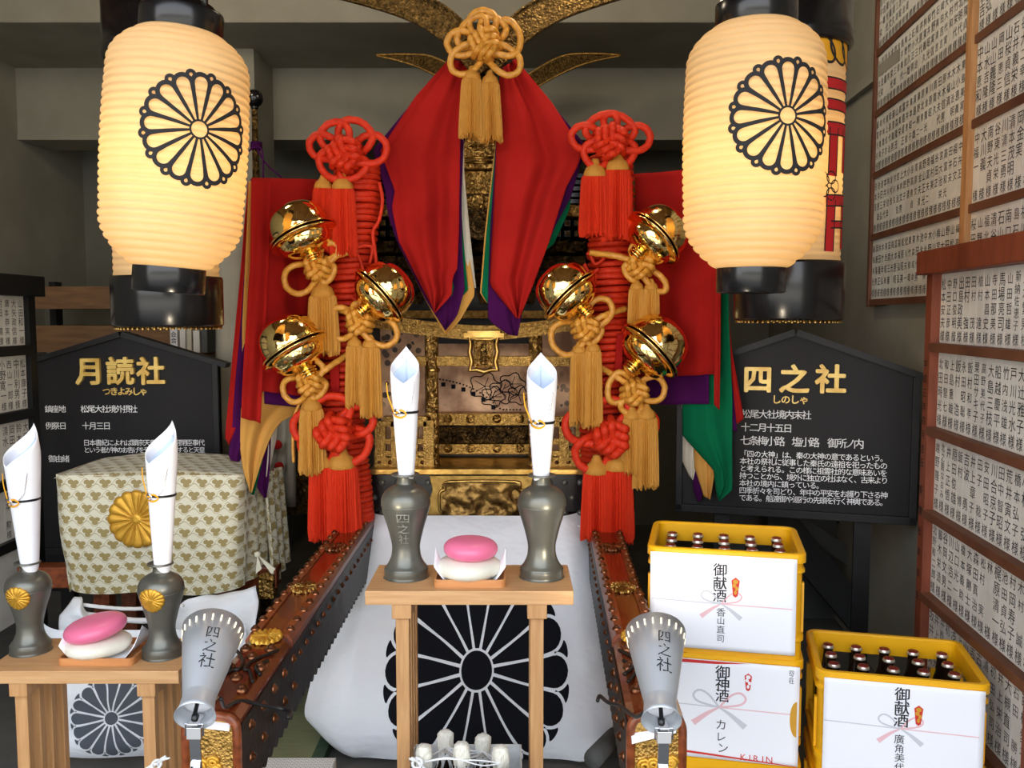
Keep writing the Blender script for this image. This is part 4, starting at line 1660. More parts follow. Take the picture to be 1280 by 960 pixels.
bell0 = make_bell()
BELLS = [(375, 286, 36, (.42, -.16, -.88), 'upper left gilt bell tilted outward against the red banner'),
         (482, 363, 35, (-.72, -.28, -.66), 'gilt bell on the inner side of the left rope column, below the drape edge'),
         (364, 429, 38, (.52, -.14, -.84), 'lowest left gilt bell hanging in front of the red banner'),
         (824, 292, 35, (-.72, -.22, -.66), 'upper right gilt bell close to the paper lantern'),
         (706, 362, 35, (.66, -.22, -.72), 'gilt bell on the inner side of the right rope column, below the drape edge'),
         (820, 431, 38, (-.70, -.16, -.66), 'lowest right gilt bell hanging in front of the red banner')]
for i, (px, py, r, ax, lb) in enumerate(BELLS):
    r *= 1.05
    b = bell0 if i == 0 else dup(bell0, (0, 0, 0))
    b['label'] = lb
    c = at(px, py, 3.24)
    M = frame_to(c, ax, (0.2, 1, .3)) @ Matrix.Scale(s2m(r, 3.24), 4)
    b.matrix_world = M
    b.location = M.translation
    b.rotation_euler = M.to_euler()
    s_ = s2m(r, 3.24)
    b.scale = (s_, s_, s_)

# ================================================================== LANTERNS
def lantern_paper_mat(prefix=''):
    return 'lantern_paper'


def make_round_lantern(px, py0, py1, halfpx, Y, tilt, label, crest_dx, crest_R, crest_px, ringt, ringb):
    """px: centre; py0, py1: top and bottom of the paper; halfpx: greatest half width"""
    top, bot = at(px, py0, Y), at(px, py1, Y)
    H = top.z - bot.z
    c = Vector((top.x, Y, (top.z + bot.z) / 2))
    R = s2m(halfpx, Y)
    t = thing('paper_lantern', label, 'lantern', (c.x, Y, bot.z - .06), 0, 'round paper lanterns with chrysanthemum crests')
    M = Matrix.Translation(c) @ Matrix.Rotation(tilt, 4, 'Y')

    def prof(z):
        """radius at height z in [-H/2, H/2]"""
        k = z / (H / 2)
        if k > .62:
            q = (k - .62) / .38
            r = .97 - .46 * q ** 2.6
        elif k < -.55:
            q = (-.55 - k) / .45
            r = .985 - .48 * q ** 2.3
        else:
            r = 1.0 - .03 * ((k - .0) / .62) ** 2
        return R * r
    N = 31
    pr = []
    for i in range(N * 6 + 1):
        z = -H / 2 + H * i / (N * 6)
        ph = (i % 6) / 6
        pr.append((prof(z) - .0062 * (1 - abs(math.sin(PI * ph))) ** 1.4, z))
    m = MB()
    m.lathe(pr, 64, M)
    m.build('paper_shade', 'lantern_paper', t)
    # vertical pasted seams of the paper are hairlines; the crest is brushed on
    th0 = math.asin(max(-1, min(1, crest_dx / R)))
    cz = (at(px, crest_px, Y).z - c.z)

    def mapf(x, y):
        z = cz + y
        r = prof(z) + .0022
        th = th0 + x / R
        return M @ Vector((r * math.sin(th), -r * math.cos(th), z))
    m = MB()
    crest_lines(m, crest_R, mapf, crest_R * .033)
    m.build('chrysanthemum_crest', 'ink', t)
    for nm, r, z0, z1 in (('top_ring', ringt, H / 2 - .022, H / 2 + .048), ('bottom_ring', ringb, -H / 2 - .060, -H / 2 + .012)):
        rr = s2m(r, Y)
        MB().lathe([(rr * .95, z0), (rr, z0 + .003), (rr, z1 - .004), (rr * .985, z1), (rr * .90, z1), (rr * .90, z0)], 48, M, closed=True).build(nm, 'black_lacquer', t)
    zt = H / 2 + .04
    rr = s2m(ringt, Y)
    pts = [M @ Vector((rr * .55 * math.cos(a), 0, zt + .30 * math.sin(a) ** .8 if math.sin(a) > 0 else zt)) for a in [PI * i / 24 for i in range(25)]]
    MB().tube(pts, .008, 8).build('handle', 'black_lacquer', t)
    tp = M @ Vector((0, 0, zt + .30))
    MB().tube([tp, Vector((tp.x, tp.y, 3.40))], .004, 6).build('hanging_cord', 'rope_white', t)
    # the lit lamp inside
    l = bpy.data.lights.new('lantern_bulb', 'POINT')
    l.energy = LANTERN_W
    l.color = (1.0, .62, .24)
    l.shadow_soft_size = .05
    lo = bpy.data.objects.new('lantern_bulb', l)
    COL.objects.link(lo)
    lo.location = M @ Vector((0, 0, -.035)) - t.location
    lo.parent = t
    return t


LANTERN_W = 1.1
make_round_lantern(215, 40, 336, 86, 2.2, math.radians(4.5), 'glowing round paper lantern with black crest hanging at left', .104, s2m(65.5, 2.2), 172, 49, 43)
make_round_lantern(945, 31, 336, 86, 2.2, 0, 'glowing round paper lantern with black crest hanging at right', .030, s2m(66, 2.2), 164, 49, 42)


def make_tube_lantern(px, Y, py0, py1, pyr0, pyr1, halfr, halfb, label, drawing):
    t0, b0 = at(px, py0, Y), at(px, py1, Y)
    R = s2m(halfb, Y)
    RR = s2m(halfr, Y)
    z0, z1 = b0.z, t0.z
    t = thing('cylinder_lantern', label, 'lantern', (t0.x, Y, at(px, pyr1, Y).z), 0)
    M = Matrix.Translation((t0.x, Y, 0))
    N = 34
    pr = []
    for i in range(N * 4 + 1):
        z = z0 + (z1 - z0) * i / (N * 4)
        pr.append((R - .003 * (1 - abs(math.sin(PI * (i % 4) / 4))), z))
    MB().lathe(pr, 64, M).build('paper_shade', 'lantern_paper', t)
    zr1 = at(px, pyr1, Y).z
    rb = MB().lathe([(RR * .97, zr1), (RR, zr1 + .006), (RR, z0 - .004), (RR * .985, z0 + .004), (RR * .90, z0 + .004), (RR * .90, zr1)], 56, M, closed=True).build('bottom_ring', 'black_lacquer', t)
    m = MB()
    for k in range(56):
        a = 2 * PI * k / 56
        m.lathe([(.006, -.008), (.005, 0), (0, .002)], 6, Matrix.Translation((t0.x + RR * .93 * math.cos(a), Y + RR * .93 * math.sin(a), zr1)))
    m.lathe([(RR * .90, zr1 - .004), (RR * .9, zr1 + .004), (RR * .3, zr1 + .006), (0, zr1 + .006)], 40, M)
    m.build('pierced_rim', 'gold_plain', rb)
    zt1 = at(px, pyr0, Y).z
    MB().lathe([(RR * .97, z1 - .02), (RR * 1.03, z1 - .01), (RR * 1.03, z1 + .02), (RR, z1 + .03), (RR, zt1), (RR * .9, zt1), (RR * .9, z1 - .02)], 56, M, closed=True).build('top_ring', 'black_lacquer', t)
    MB().tube([Vector((t0.x - RR * .6, Y, zt1)), Vector((t0.x - RR * .3, Y, zt1 + .2)), Vector((t0.x, Y, zt1 + .24)), Vector((t0.x + RR * .3, Y, zt1 + .2)), Vector((t0.x + RR * .6, Y, zt1))], .009, 8).build('handle', 'black_lacquer', t)
    MB().tube([Vector((t0.x, Y, zt1 + .24)), Vector((t0.x, Y, max(3.42, zt1 + .3)))], .004, 6).build('hanging_cord', 'rope_white', t)
    if drawing:
        def mapf(x, y):
            r = R + .0025
            th = x / R
            return Vector((t0.x + r * math.sin(th), Y - r * math.cos(th), y))

        def zz(py):
            return at(px, py, Y).z
        # twisted yellow rope painted round the top
        m, k_ = MB(), MB()
        zr = zz(78)
        for i in range(9):
            x0 = -R * 1.5 + i * R * .36
            ov = [(x0 + R * .24 * math.cos(a) + R * .03 * math.sin(a), zr + .032 * math.sin(a) - .02 * math.cos(a)) for a in [2 * PI * j / 24 for j in range(24)]]
            m.add([mapf(x0, zr)] + [mapf(*q) for q in ov], [(0, 1 + j, 1 + (j + 1) % 24) for j in range(24)])
            k_.ribbon(ov, .004, lambda x, y: mapf(x, y) + Vector((0, -.0006, 0)), True)
        m.build('painted_rope', 'lantern_yellow', t)
        # large red brush characters outlined in black
        m = MB()

        def bar(pts, w):
            m.ribbon([(p.x, p.y) for p in resample([(x, zz(y), 0) for x, y in pts], 10)], w, mapf)
            for s_ in (-1, 1):
                k_.ribbon([(p.x, p.y + s_ * w if abs(pts[0][1] - pts[-1][1]) < 20 else p.y) if abs(pts[0][1] - pts[-1][1]) < 20 else (p.x + s_ * w, p.y) for p in resample([(x, zz(y), 0) for x, y in pts], 10)],
                          .0022, lambda x, y: mapf(x, y) + Vector((0, -.0006, 0)))
        h = R
        bar([(-.3 * h, 118), (1.25 * h, 118)], .016)
        bar([(-.3 * h, 143), (1.25 * h, 143)], .015)
        bar([(.05 * h, 100), (.05 * h, 150)], .016)
        bar([(.30 * h, 172), (1.25 * h, 170)], .018)
        bar([(.58 * h, 170), (.56 * h, 228)], .018)
        bar([(1.02 * h, 170), (1.00 * h, 222)], .014)
        bar([(-.2 * h, 200), (.3 * h, 228)], .018)
        bar([(.55 * h, 256), (.52 * h, 318)], .018)
        bar([(.40 * h, 258), (1.3 * h, 254)], .016)
        bar([(1.02 * h, 258), (1.02 * h, 314)], .013)
        bar([(.55 * h, 286), (1.1 * h, 284)], .010)
        m.build('red_lettering', 'lantern_red', t)
        for a in range(5):
            t_ = 2 * PI * a / 5
            cx, cy = .48 * h + .025 * math.cos(t_), zz(240) + .025 * math.sin(t_)
            k_.ribbon([(cx + .018 * math.cos(q), cy + .018 * math.sin(q)) for q in [2 * PI * j / 14 for j in range(14)]], .002, mapf, True)
        k_.build('black_outline', 'ink', t)
    l = bpy.data.lights.new('lantern_bulb', 'POINT')
    l.energy = LANTERN_W
    l.color = (1.0, .62, .24)
    l.shadow_soft_size = .05
    lo = bpy.data.objects.new('lantern_bulb', l)
    COL.objects.link(lo)
    lo.location = Vector((t0.x, Y, (z0 + z1) / 2 - .05)) - t.location
    lo.parent = t
    return t


make_tube_lantern(201, 2.75, 72, 348, 10, 408, 66, 62, 'cylindrical paper lantern with wide black rings behind the left round lantern', False)
make_tube_lantern(993, 2.75, 58, 330, -30, 400, 66, 60, 'cylindrical paper lantern with red lettering and wide black rings behind the right round lantern', True)

# ================================================================== OFFERING TABLES
def offering_table(x0, x1, y0, y1, zt, label):
    """eight-legged shrine table; x0..x1, y0..y1 the top"""
    t = thing('offering_table', label, 'table', ((x0 + x1) / 2, (y0 + y1) / 2, 0))
    MB().span((x0, y0, zt - .036), (x1, y1, zt)).build('table_top', 'cypress', t, bevel=.002)
    w = x1 - x0
    for xc in (x0 + .092, x1 - .092):
        MB().span((xc - .025, y0 + .004, zt - .074), (xc + .025, y1 - .004, zt - .036)).build('batten', 'cypress_leg', t, bevel=.002)
        for k in range(4):
            y = y0 + .030 + (y1 - y0 - .06) * k / 3
            MB().span((xc - .017, y - .013, .035), (xc + .017, y + .013, zt - .074)).build('leg', 'cypress_leg', t, bevel=.0015)
        MB().span((xc - .025, y0, 0), (xc + .025, y1, .035)).build('foot_rail', 'cypress_leg', t, bevel=.002)
    return t


def floor_table_front(px0, px1, py, Y):
    a, b = at(px0, py, Y), at(px1, py, Y)
    return a.x, b.x, (a.z + b.z) / 2


xa, xb, zc = floor_table_front(456, 717, 739, 2.20)
offering_table(xa, xb, 2.20, 2.44, zc, 'light wooden eight-legged offering table in the middle, before the white crested cloth')
ZC = zc
xl0, xl1, zl_ = floor_table_front(-22, 223, 839, 2.35)
offering_table(xl0, xl1, 2.35, 2.60, zl_, 'light wooden eight-legged offering table at the left, before the brocade covered box')
ZL = zl_


# ================================================================== PEWTER VASES, PAPER CONES
def make_vase(px, pyb, pyt, Y, label, gilt, z0):
    c = at(px, pyb, Y)
    c.z = z0
    H = (pyb - pyt) * Y / F * 1.0
    t = thing('sake_vase', label, 'vase', c)
    P = [(0, 0), (.20, 0), (.205, .012), (.205, .075), (.200, .085), (.196, .10), (.170, .135), (.142, .20), (.132, .27), (.134, .33), (.150, .41), (.178, .52), (.208, .62),
         (.226, .70), (.230, .745), (.220, .80), (.185, .855), (.125, .895), (.088, .915), (.078, .93), (.076, .985), (.082, .992), (.128, 1.0), (.130, 1.012), (.122, 1.02), (.075, 1.012), (.066, 1.0), (.064, .93), (.12, .86), (.10, .6), (0, .58)]
    pr = [(q.x * H * 1.04, q.y * H) for q in catmull([(r, z, 0) for r, z in P], 3, False)]
    MB().lathe(pr, 48).build('vase_body', 'pewter', t, local=True)
    for z, r in ((.085, .203), (.712, .229)):
        MB().lathe([(r * H * 1.04, z * H - .0015), (r * H * 1.045 + .0008, z * H), (r * H * 1.04, z * H + .0015)], 48).build('turned_line', 'pewter', t, local=True)
    if gilt is not None:
        def rad(z):
            k = z / H
            for (r0, z0_), (r1, z1_) in zip(P[2:], P[3:]):
                if z0_ <= k <= z1_ and z1_ > z0_:
                    return (r0 + (r1 - r0) * (k - z0_) / (z1_ - z0_)) * H * 1.04
            return .2 * H

        def mapf(x, y, z):
            zz = H * .665 + y
            th = gilt + x / (.21 * H)
            r = rad(zz) + z + .0008
            return Vector((r * math.sin(th), -r * math.cos(th), zz))
        m = MB()
        crest_relief(m, H * .135, .0035, None, 96, mapf)
        m.build('gilt_crest', 'gold_leaf', t, local=True)
    elif px < 600:
        m = MB()

        def mw(x, y):
            k = (.36 + y / H)
            r = (.140 + max(0, k - .33) * .30) * H * 1.04 + .0012
            th = x / (.17 * H)
            return Vector((r * math.sin(th), -r * math.cos(th), k * H))
        m.glyphs(vline('四之社', 0, H * .32, H * .095, 1.15), mw, bold=-.004)
        m.build('engraving', 'engraved_metal', t, local=True)
    return t, H


def make_roll(px, pyb, Y, pytip, wtop, wbot, tilt, turn, label, z0, tie_y, side_=1):
    """sheet of white paper rolled to a cone with a pointed open top, tied with gold and silver cord"""
    b = at(px, pyb, Y)
    tip = at(px, pytip, Y)
    H = tip.z - b.z
    t = thing('paper_cone', label, 'paper', (b.x, Y, b.z - .035))
    t.rotation_euler = (0, tilt, 0)
    r1, r0 = s2m(wtop / 2, Y), s2m(wbot / 2, Y)
    zb = .035
    drop = H * .275

    def wall(scale, dz, h):
        def fn(u, v):
            a = -PI + 2 * PI * u
            hi = h - drop * (1 - abs(a) / PI) ** .85 * (1.0) + dz
            z = zb - .03 + (hi - (zb - .03) + zb) * v
            k = min(1.0, max(0, (z - zb) / (H * .80)))
            r = (r0 + (r1 - r0) * k ** .9) * scale
            if z < zb:
                r *= 1 - .42 * (zb - z) / .03
            if z > H * .8:
                r *= 1 - .16 * min(1, (z - H * .8) / (H * .24)) ** 2
            aa = a + turn
            return Vector((r * math.sin(aa), -r * math.cos(aa), z))
        return fn
    m = MB()
    m.grid(wall(1, 0, H), 48, 30)
    m.build('paper_sheet', 'paper', t, local=True, solid=.0012)
    m = MB()
    m.grid(wall(.93, -H * .085, H * .985), 48, 20)
    m.build('inner_sheet', 'paper_blue', t, local=True, solid=.001)
    zt = zb + (pyb - tie_y) * Y / F
    k = (zt - zb) / (H * .80)
    r = r0 + (r1 - r0) * k ** .9 + .0018

    def C(a, z, e=0.0):
        return Vector(((r + e) * math.sin(a), -(r + e) * math.cos(a), z))
    m = MB()
    for q in (-.0022, .0, .0022):
        m.tube([C(2 * PI * i / 40, zt + q) for i in range(40)], .0012, 5, True)
    cb = m.build('tie_cord', 'black_plastic', t, local=True)
    m = MB()
    f = -.25 * side_
    for q in (0, .0022):
        m.tube(catmull([C(f - .75, zt - .002 + q), C(f - .4, zt - .010 + q, .004), C(f + .1, zt - .013 + q, .007), C(f + .42, zt - .004 + q, .007), C(f + .1, zt + .007 + q, .008), C(f - .25, zt - .001 + q, .009), C(f - .6, zt + .006 + q, .005)], 5, False), .0016, 5)
        m.tube(catmull([C(f - .55, zt + q, .004), C(f - .8, zt + .02 + q, .006), C(f - 1.05, zt + .045 + q, .012), C(f - 1.15, zt + .075 + q, .014)], 5, False), .0016, 5)
    m.build('gold_cord', 'lantern_yellow', cb, local=True)
    m = MB()
    for q in (0, .0022):
        m.tube(catmull([C(f + .05, zt + q, .009), C(f - .2, zt + .008 + q, .010), C(f - .35, zt + q, .009), C(f - .1, zt - .007 + q, .010)], 5, False), .0016, 5)
        m.tube(catmull([C(f + .3, zt + q, .005), C(f + .7, zt + .022 + q, .006), C(f + .85, zt + .05 + q, .007), C(f + .95, zt + .078 + q, .008)], 5, False), .0013, 5)
    m.build('silver_cord', 'chrome', cb, local=True)
    return t


make_vase(508, 722, 592, 2.33, 'pewter vase with engraved characters standing left on the middle table', None, ZC)
make_vase(677, 725, 596, 2.33, 'pewter vase standing right on the middle table', None, ZC)
make_vase(39, 818, 704, 2.50, 'pewter vase with gilt crest standing left on the left table', -.05, ZL)
make_vase(204, 822, 704, 2.47, 'pewter vase with gilt crest standing right on the left table', -.10, ZL)
make_roll(508, 596, 2.33, 433, 37, 19, -.004, 0, 'white paper cone in the left vase of the middle table', 0, 513)
make_roll(676.5, 599, 2.33, 441, 39, 19, .004, .05, 'white paper cone in the right vase of the middle table', 0, 526)
make_roll(38, 708, 2.50, 531, 43, 20, -.03, -.55, 'white paper cone in the left vase of the left table', 0, 621)
make_roll(203, 708, 2.47, 527, 39, 20, .02, -.55, 'white paper cone in the right vase of the left table', 0, 615)


# ================================================================== RICE CAKES ON TRAYS
def cake(px, py, Y, z0, rpx, h, tilt, name, mt, label):
    c = at(px, py, Y)
    c.z = z0
    R = s2m(rpx, Y)
    pr = []
    for i in range(25):
        a = -PI / 2 + PI * i / 24
        pr.append((R * math.copysign(abs(math.cos(a)) ** .62, math.cos(a)), h / 2 + h / 2 * math.copysign(abs(math.sin(a)) ** .9, math.sin(a))))
    m = MB()
    m.lathe([(max(r, 0), z) for r, z in pr], 48, Matrix.Translation(c) @ Matrix.Rotation(tilt[0], 4, 'X') @ Matrix.Rotation(tilt[1], 4, 'Y'),
            rf=lambda a, i: 1 + .012 * math.sin(2 * a + 1) + .008 * math.sin(3 * a))
    return tag(m.build(name, mt, origin=c), label, 'rice cake')


def tray(px, py, Y, z0, wpx, dep, rotz, label, label_paper):
    c = at(px, py, Y)
    W = s2m(wpx, Y)
    t = thing('wooden_tray', label, 'tray', (c.x, Y + dep / 2, z0), rotz)
    m = MB()

    def rr(hw, hd, r, z):
        out = []
        for cx, cy, a0 in ((hw - r, hd - r, 0), (-hw + r, hd - r, PI / 2), (-hw + r, -hd + r, PI), (hw - r, -hd + r, 3 * PI / 2)):
            for i in range(7):
                a = a0 + PI / 2 * i / 6
                out.append(Vector((cx + r * math.cos(a), cy + r * math.sin(a), z)))
        return out
    loops = [rr(W / 2, dep / 2, .016, 0), rr(W / 2, dep / 2, .016, .021), rr(W / 2 - .005, dep / 2 - .005, .012, .021), rr(W / 2 - .005, dep / 2 - .005, .012, .005)]
    n = len(loops[0])
    vs = [p for l in loops for p in l]
    fs = []
    for i in range(3):
        for k in range(n):
            fs.append((i * n + k, i * n + (k + 1) % n, (i + 1) * n + (k + 1) % n, (i + 1) * n + k))
    fs += [tuple(range(n))[::-1], tuple(3 * n + k for k in range(n))]
    m.add(vs, fs)
    m.build('tray_body', 'tray_wood', t, local=True)
    p = thing('lining_paper', label_paper, 'paper', (c.x, Y + dep / 2, z0 + .006), rotz)

    def fn(u, v):
        x = (u - .5)
        z = 0
        ax = abs(x) * 2
        if ax > .7:
            z = (ax - .7) / .3
        X = x * (W - .024)
        zz = .084 * z ** 1.2 * (1 - 1.1 * abs(v - .42))
        X += math.copysign(.012 * z, x)
        return Vector((X, (v - .5) * (dep - .03), zz))
    MB().grid(fn, 40, 12).build('paper_sheet', 'paper', p, local=True, solid=.0008)
    return t


tray(587, 732, 2.225, ZC, 92, .155, 0, 'shallow wooden tray with rounded corners on the middle table', 'white paper with upturned sides lining the tray on the middle table')
cake(586, 716, 2.29, ZC + .010, 41, .056, (.0, 0), 'rice_cake', 'mochi_white', 'round white rice cake under the pink one on the middle table')
cake(588, 700, 2.29, ZC + .060, 34, .054, (.02, .03), 'rice_cake', 'mochi_pink', 'round pink rice cake on top of the white one on the middle table')
tray(118, 828, 2.385, ZL, 98, .165, .0, 'shallow wooden tray with rounded corners on the left table', 'white paper with upturned sides lining the tray on the left table')
cake(123, 816, 2.46, ZL + .008, 40, .054, (.0, -.02), 'rice_cake', 'mochi_white', 'round white rice cake under the pink one on the left table')
cake(122, 800, 2.46, ZL + .056, 37.5, .056, (.06, -.16), 'rice_cake', 'mochi_pink', 'tilted pink rice cake on top of the white one on the left table')


# ================================================================== SPOT LAMPS ON THE POLE ENDS
LAMP_W = 10.0


def spot_lamp(p0, elev, yaw, label, P, cable):
    """p0: point at the narrow waist; the wide shade opens away along elev / yaw"""
    d = Vector((math.sin(yaw) * math.cos(elev), math.cos(yaw) * math.cos(elev), math.sin(elev)))
    t = thing('clip_lamp', label, 'lamp', p0)
    M = frame_to(p0, d, (0, 0, 1))
    L = .165
    r1, r0 = .0605, .0305
    MB().lathe([(r0, 0), (r0 + (r1 - r0) * .5, L * .5), (r1, L), (r1 - .0012, L), (r0 - .001, .004)], 56, M).build('lamp_shade', 'aluminium', t)
    m = MB()
    for k in range(22):
        a = 2 * PI * k / 22
        zz = L * .885
        r = r0 + (r1 - r0) * .885
        c = M @ Vector((r * math.cos(a), r * math.sin(a), zz))
        e = (M.to_3x3() @ Vector((math.cos(a), math.sin(a), -.18))).normalized()
        R = frame_to(c, e, d).to_3x3()
        m.box(c, (.0026, .013, .0022), R)
    m.build('vent_slot', 'lamp_glow', t)
    # the lit bulb inside, throwing its light at the shrine
    l = bpy.data.lights.new('lamp_bulb', 'SPOT')
    l.energy = LAMP_W
    l.color = (1.0, .84, .62)
    l.spot_size = math.radians(95)
    l.spot_blend = .6
    l.shadow_soft_size = .03
    lo = bpy.data.objects.new('lamp_bulb', l)
    COL.objects.link(lo)
    lo.rotation_euler = d.to_track_quat('-Z', 'Y').to_euler()
    lo.location = d * (L * .7)
    lo.parent = t
    fl = MB().lathe([(.0310, .006), (.0300, -.004), (.0322, -.030), (.0372, -.044), (.0362, -.044), (.0310, -.030), (.0290, -.004)], 48, M).build('lamp_flare', 'aluminium', t)
    m = MB()
    m.lathe([(0, -.012), (.028, -.012), (.029, -.006)], 32, M)
    m.build('flare_floor', 'paper', fl)
    m = MB()
    m.lathe([(.004, -.044), (.004, -.012)], 12, M @ Matrix.Translation((0, .004, 0)))
    m.lathe([(0, -.052), (.006, -.050), (.007, -.040), (.004, -.036)], 14, M @ Matrix.Translation((0, -.002, 0)))
    m.build('lamp_switch', 'black_plastic', t)

    # brush writing down the side that faces out
    up2 = M.to_3x3() @ Vector((0, -1, 0))
    wr = MB()

    def mapf(x, y):
        z = L * .5 + y
        r = r0 + (r1 - r0) * z / L + .0008
        a = -PI / 2 + .25 + x / r
        # lower side of the cone looks to the camera
        return M @ Vector((r * math.cos(a + PI), r * math.sin(a + PI), z))
    wr.glyphs([('四', 0, .030, .026), ('之', 0, 0, .026), ('社', 0, -.031, .030)], lambda x, y: mapf(-x * -1, y), bold=-.004)
    wr.build('shade_writing', 'ink', t)
    # spring clamp that bites the pole end
    cl = MB()
    q = Vector(p0) + Vector((.002, -.034, -.058))
    cl.box(q + Vector((0, .0, .006)), (.026, .012, .022))
    cl.box(q + Vector((0, .004, -.045)), (.020, .004, .085), Matrix.Rotation(.10, 3, 'X'))
    cl.box(q + Vector((0, -.004, -.075)), (.018, .003, .05), Matrix.Rotation(-.2, 3, 'X'))
    cl.tube([q + Vector((-.016, 0, .0)), q + Vector((-.016, 0, .022)), q + Vector((.016, 0, .022)), q + Vector((.016, 0, 0))], .002, 6)
    for i in range(4):
        cl.tube([q + Vector((-.012, -.010, -.06 - .012 * i)), q + Vector((.012, -.010, -.062 - .012 * i))], .003, 6)
    cl.box(q + Vector((0, .05, .024)), (.018, .12, .004))
    cl.build('spring_clamp', 'chrome', t, bevel=.001)
    MB().tube(catmull(cable, 8, False), .0042, 8).build('cable', 'black_plastic', t)
    return t


pL = at(249, 871, 1.60)
spot_lamp(pL, math.radians(27), math.radians(-8), 'grey cone-shaped clip lamp on the left pole end', pole_L,
          [pL + Vector((.02, .06, -.03)), at(282, 884, 1.72), at(300, 876, 1.80), at(330, 882, 1.84), at(352, 886, 1.86), at(364, 890, 1.84), at(360, 897, 1.80)])
pR = at(825, 876, 1.60)
spot_lamp(pR, math.radians(27), math.radians(5.5), 'grey cone-shaped clip lamp on the right pole end', pole_R,
          [pR + Vector((-.01, .05, -.03)), at(796, 896, 1.70), at(775, 882, 1.80), at(760, 878, 1.84), at(750, 870, 1.88), at(747, 876, 1.86)])


def card(poly, Y, label):
    m = MB()
    a, b, c, d = [at(x, y, yy) for x, y, yy in poly]

    def fn(u, v):
        p = a.lerp(b, u).lerp(d.lerp(c, u), v)
        p.z += .012 * math.sin(PI * v) * (1 - .3 * u)
        return p
    m.grid(fn, 12, 10)
    return tag(m.build('folded_paper', 'paper', solid=.001), label, 'paper')


card([(264, 879, 1.82), (298, 880, 1.82), (286, 914, 1.72), (252, 910, 1.72)], 1.8, 'folded white paper under the clip lamp on the left pole end')
card([(784, 888, 1.82), (846, 886, 1.82), (845, 916, 1.72), (790, 930, 1.72)], 1.8, 'folded white paper under the clip lamp on the right pole end')


# ================================================================== BOTTLE CRATES
CW, CD, CH = .43, .335, .300


def rrect(hw, hd, r, z, n=6):
    out = []
    for cx, cy, a0 in ((hw - r, hd - r, 0), (-hw + r, hd - r, PI / 2), (-hw + r, -hd + r, PI), (hw - r, -hd + r, 3 * PI / 2)):
        for i in range(n):
            a = a0 + PI / 2 * i / (n - 1)
            out.append(Vector((cx + r * math.cos(a), cy + r * math.sin(a), z)))
    return out


def make_crate():
    t = thing('bottle_crate', 'crate', 'crate', (0, 0, 0), 0, 'yellow bottle crates')
    m = MB()
    hw, hd = CW / 2, CD / 2
    prof = [(.006, 0), (.006, .004), (.006, .05), (.0, .054), (.0, .066), (.007, .070), (.007, CH - .085), (.0, CH - .080), (.0, CH - .066), (.007, CH - .062), (.007, CH - .030), (-.002, CH - .026), (-.002, CH - .004), (.002, CH), (.014, CH), (.018, CH - .005), (.018, .012)]
    WZ0, WZ1 = .105, CH - .058        # window in each wall, below the rim

    def ring(d, z):
        """rounded rectangle with two extra points on each wall, at the edges of its window"""
        r = max(.004, .034 - max(d, 0) * .8)
        c = rrect(hw - d, hd - d, r, z)
        out = []
        for q in range(4):
            out += c[q * 6:(q + 1) * 6]
            a, b = c[q * 6 + 5], c[((q + 1) % 4) * 6]
            o = .62 if q % 2 == 0 else .52
            mid = (a + b) / 2
            span = .160 if q % 2 == 0 else .105
            dv = (b - a).normalized()
            mid = Vector((0 if q % 2 == 0 else mid.x, mid.y if q % 2 == 0 else 0, z))
            out += [mid - dv * span, mid + dv * span]
        return out
    prof = [(.006, 0), (.006, .004), (.006, .05), (.0, .054), (.0, .066), (.007, .070), (.007, WZ0), (.007, WZ1), (.0, WZ1 + .004), (.0, CH - .048), (.006, CH - .042), (.006, CH - .030), (-.002, CH - .026), (-.002, CH - .004),
            (.002, CH), (.014, CH), (.018, CH - .005), (.018, WZ1), (.018, WZ0), (.018, .012)]
    loops = [ring(d, z) for d, z in prof]
    n = len(loops[0])
    win = [q * 8 + 6 for q in range(4)]
    vs = [p for l in loops for p in l]
    fs = []
    for i in range(len(loops) - 1):
        for k in range(n):
            if i in (6, 17) and k in win:
                continue
            fs.append((i * n + k, i * n + (k + 1) % n, (i + 1) * n + (k + 1) % n, (i + 1) * n + k))
    for k in win:
        a0, a1, b0, b1 = 6 * n + k, 6 * n + k + 1, 7 * n + k, 7 * n + k + 1
        c0, c1, d0, d1 = 18 * n + k, 18 * n + k + 1, 17 * n + k, 17 * n + k + 1
        fs += [(a0, c0, c1, a1), (b0, b1, d1, d0), (a0, b0, d0, c0), (a1, c1, d1, b1)]
    fs += [tuple(range(n))[::-1], tuple((len(loops) - 1) * n + k for k in range(n))]
    m.add(vs, fs)
    for sx in (-1, 1):
        for y in (-hd + .05, hd - .05):
            m.box((sx * (hw - .004), y, CH / 2 - .01), (.008, .016, CH - .16))
        for sy in (-1, 1):
            for x in (.185, .145):
                m.box((sx * x, sy * (hd - .004), CH / 2 - .01), (.014, .008, CH - .16))
    m.build('crate_body', 'crate_yellow', t, local=True)
    m = MB()
    for i in range(1, 5):
        m.box((-hw + .02 + (CW - .04) * i / 5, 0, .060), (.003, CD - .04, .10))
    for i in range(1, 4):
        m.box((0, -hd + .02 + (CD - .04) * i / 4, .060), (CW - .04, .003, .10))
    m.build('bottle_divider', 'crate_yellow', t, local=True)
    return t


